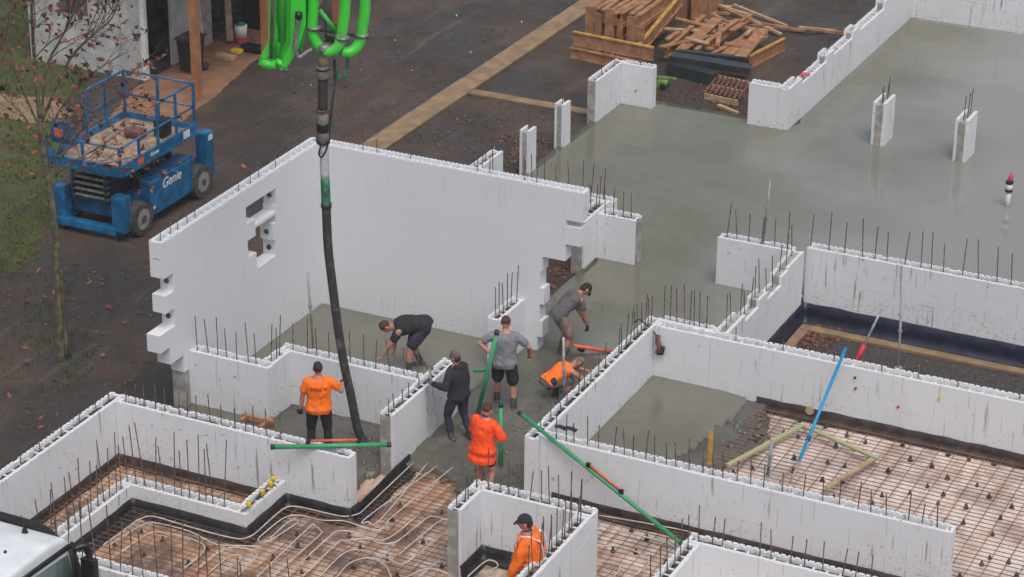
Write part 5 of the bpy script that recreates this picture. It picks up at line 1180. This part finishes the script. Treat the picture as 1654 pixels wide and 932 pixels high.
# man holding the hose
L1_ = Vector((3.05, -5.39, -.03)); hh = U(556, 612)-FH*.15-RH*.02
pr, shirt, inf = person('man in orange t-shirt and black trousers steadying the hanging hose', L1_, A0+R(3), dict(skin='skin', shirt=('hivis_orange', .62, .02), pants=('cloth_black', 1.9), boot='boot_grey', hair=('hair_dark', 'short'), glove='cap_black', loose=.012),
    lean=(2, 4), pelvis=(0, 0, .95), feet=((-.14, 0), (.15, .03)), hands=((-.30, .06, .86), (.4, .5, 1.3)), worldhands=(None, hh), elbow=((-.8, -.5, 0), (.7, -.2, -.9)), head=(2, 0), k=1.02, seed=1, fat=1.12)
bv = BVHTree.FromPolygons([v.co for v in shirt.data.vertices], [p.vertices for p in shirt.data.polygons])
for txt, sz, z in (('build it.', .10, 1.335), ('- - - - - - -', .03, 1.275)):
    lettering(txt, sz, Matrix.Translation((0.02, -.3, z)) @ Matrix.Rotation(R(90), 4, 'X'), 'print_dark', shirt, 'print', .001, onto=(bv, Vector((0, 1, 0))))
# man bending in the tall-walled room
f1, f2 = G(655, 592), G(685, 600); c = (f1+f2)/2; c.z = -.04
person('man in black t-shirt and shorts bending to trowel beside the tall wall', c, A0+R(96), dict(skin='skin', shirt=('cloth_black', .6, .012), pants=('cloth_navy', .8), boot='boot_grey', boot_h=.42, hair=('hair_red', 'short'), loose=.008),
    lean=(70, 104), pelvis=(0, -.16, .88), feet=((-.20, .12), (.16, -.12)), hands=((-.12, .72, .12), (.2, .35, .3)), elbow=((-.6, -.3, .2), (.6, -.4, .2)), head=(-25, 0), seed=2, fat=1.14, k=1.06)
# hooded man with the screed board
hb = upright(700, 618, (4.55, -4.1, 0))-FH*.04
person('hooded man in black jumper and grey beanie holding a screed board', (4.92, -3.82, -.02), A0+R(48), dict(skin='skin_tan', shirt=('cloth_black', 1.9, .02), pants=('cloth_navy', 1.75), boot='boot_grey', boot_h=.36, hair=('cloth_dkgrey', 'beanie'), glove='glove_grey', hood='cloth_black', loose=.02),
    lean=(4, 7), pelvis=(0, 0, .93), feet=((-.13, .05), (.15, -.16)), hands=((-.3, .4, 1.1), (.30, .10, .82)), worldhands=(hb, None), elbow=((-.6, -.4, -.8), (.7, -.7, 0)), head=(6, 10), k=.99, seed=3, fat=1.08)
# grey shirt man seen from behind
person('man in grey t-shirt and black shorts holding a green float pole', (5.10, -2.38, -.06), A0+R(-6), dict(skin='skin', shirt=('cloth_grey', .62, .02), pants=('cloth_black', .82), boot='boot_grey', boot_h=.4, hair=('hair_red', 'short'), loose=.014),
    lean=(6, 12), pelvis=(0, 0, .95), feet=((-.16, .22), (.17, -.06)), hands=((-.24, .34, 1.0), (.40, .20, .98)), worldhands=(upright(792, 585, (5.05, -2.8, 0))+FH*.35, None), elbow=((-.8, -.3, -.5), (.9, -.4, -.3)), head=(14, -12), k=1.04, seed=4, fat=1.12)
# man bending on the slab edge
person('man in grey shirt, tan shorts and black cap bending over the slab', (5.14, .02, -.05), A0+R(-62), dict(skin='skin_tan', shirt=('cloth_dkgrey', .6, .01), pants=('cloth_tan', .95), boot='boot_grey', boot_h=.5, hair=('cap_black', 'cap'), glove='cap_black', loose=.008),
    lean=(36, 60), pelvis=(0, -.10, .90), feet=((-.12, .02), (.14, -.08)), hands=((-.02, .50, .50), (.16, .44, .46)), elbow=((-.5, -.4, 0), (.5, -.4, 0)), head=(6, 0), k=1.03, seed=5)
# crouching man
c = G(893, 628, .12); c.z = -.05
person('crouching man in orange vest working behind the white wall', (c.x+.08, c.y-.08, -.05), A0+R(-64), dict(skin='skin', shirt=('hivis_orange', 0, 0), pants=('cloth_dkgrey', .9), boot='boot_grey', boot_h=.4, hair=('hair_sandy', 'short'), vest_side='cloth_navy', loose=.006),
    lean=(52, 72), pelvis=(0, -.15, .42), feet=((-.14, .08), (.18, .0)), hands=((-.1, .72, .40), (.16, .66, .36)), elbow=((-.7, -.2, -.2), (.7, -.2, -.2)), head=(2, 0), seed=6, k=.98)
# man in red-orange shirt with the short pole
hp = G(806, 692, .68)
person('man in red-orange shirt and shorts gripping a short green pole', (6.13, -5.32, -.08), A0+R(-38), dict(skin='skin', shirt=('hivis_red', .95, .03), pants=('cloth_navy', .55), boot='boot_grey', boot_h=.2, hair=('hair_red', 'short'), collar='cloth_navy', loose=.03),
    lean=(4, 8), pelvis=(0, 0, .93), feet=((-.13, .02), (.13, -.06)), hands=((-.2, .3, .95), (.25, .35, 1.0)), worldhands=(None, upright(803, 690, (6.25, -5.1, 0))), elbow=((-.7, -.3, -.4), (.8, -.2, -.7)), head=(16, 0), seed=7, fat=1.08)
# hi-vis man in the small room
person('man in orange hi-vis shirt with silver bands and black cap', (*(G(848, 833, 1.72)+RH*.15)[:2], -.18), A0+R(78), dict(skin='skin_tan', shirt=('hivis_orange', 1.9, .02), pants=('cloth_navy', 1.9), boot='boot_grey', hair=('cap_black', 'cap'), collar='cloth_navy', bands=True, loose=.02),
    lean=(7, 12), pelvis=(0, 0, .93), feet=((-.13, .02), (.13, -.06)), hands=((-.24, .34, .72), (.2, .36, .8)), elbow=((-.7, -.5, -.1), (.7, -.5, -.1)), head=(4, 0), k=1.12, seed=8, fat=1.2)

# ------------------------------------------------------------------ put each empty at the base of its thing
bpy.context.view_layer.update()
for o in [o for o in bpy.data.objects if o.type == 'EMPTY' and o.parent is None and Vector(o.location).length < 1e-6]:
    lo, hi = Vector((1e9,)*3), Vector((-1e9,)*3)
    for c in o.children:
        for v in c.bound_box:
            q = c.matrix_world @ Vector(v); lo = Vector(map(min, lo, q)); hi = Vector(map(max, hi, q))
    base = Vector(((lo.x+hi.x)/2, (lo.y+hi.y)/2, lo.z)); o.location = base
    for c in o.children: c.matrix_parent_inverse = Matrix.Translation(-base)

# ------------------------------------------------------------------ thin damp air over the whole site
hz = bpy.data.materials.new('haze'); hz.use_nodes = True; ht_ = hz.node_tree; ht_.nodes.clear()
ho_ = ht_.nodes.new('ShaderNodeOutputMaterial'); pv_ = ht_.nodes.new('ShaderNodeVolumePrincipled'); pv_.inputs['Color'].default_value = (.93, .95, 1, 1); pv_.inputs['Density'].default_value = .0006
ht_.links.new(pv_.outputs[0], ho_.inputs['Volume']); MATS['haze'] = hz
bm = B(); box(bm, -305, 305, -305, 305, -1.7, 22); tag(obj('haze', bm, 'haze'), 'thin damp haze hanging over the building site', 'haze', kind='stuff')
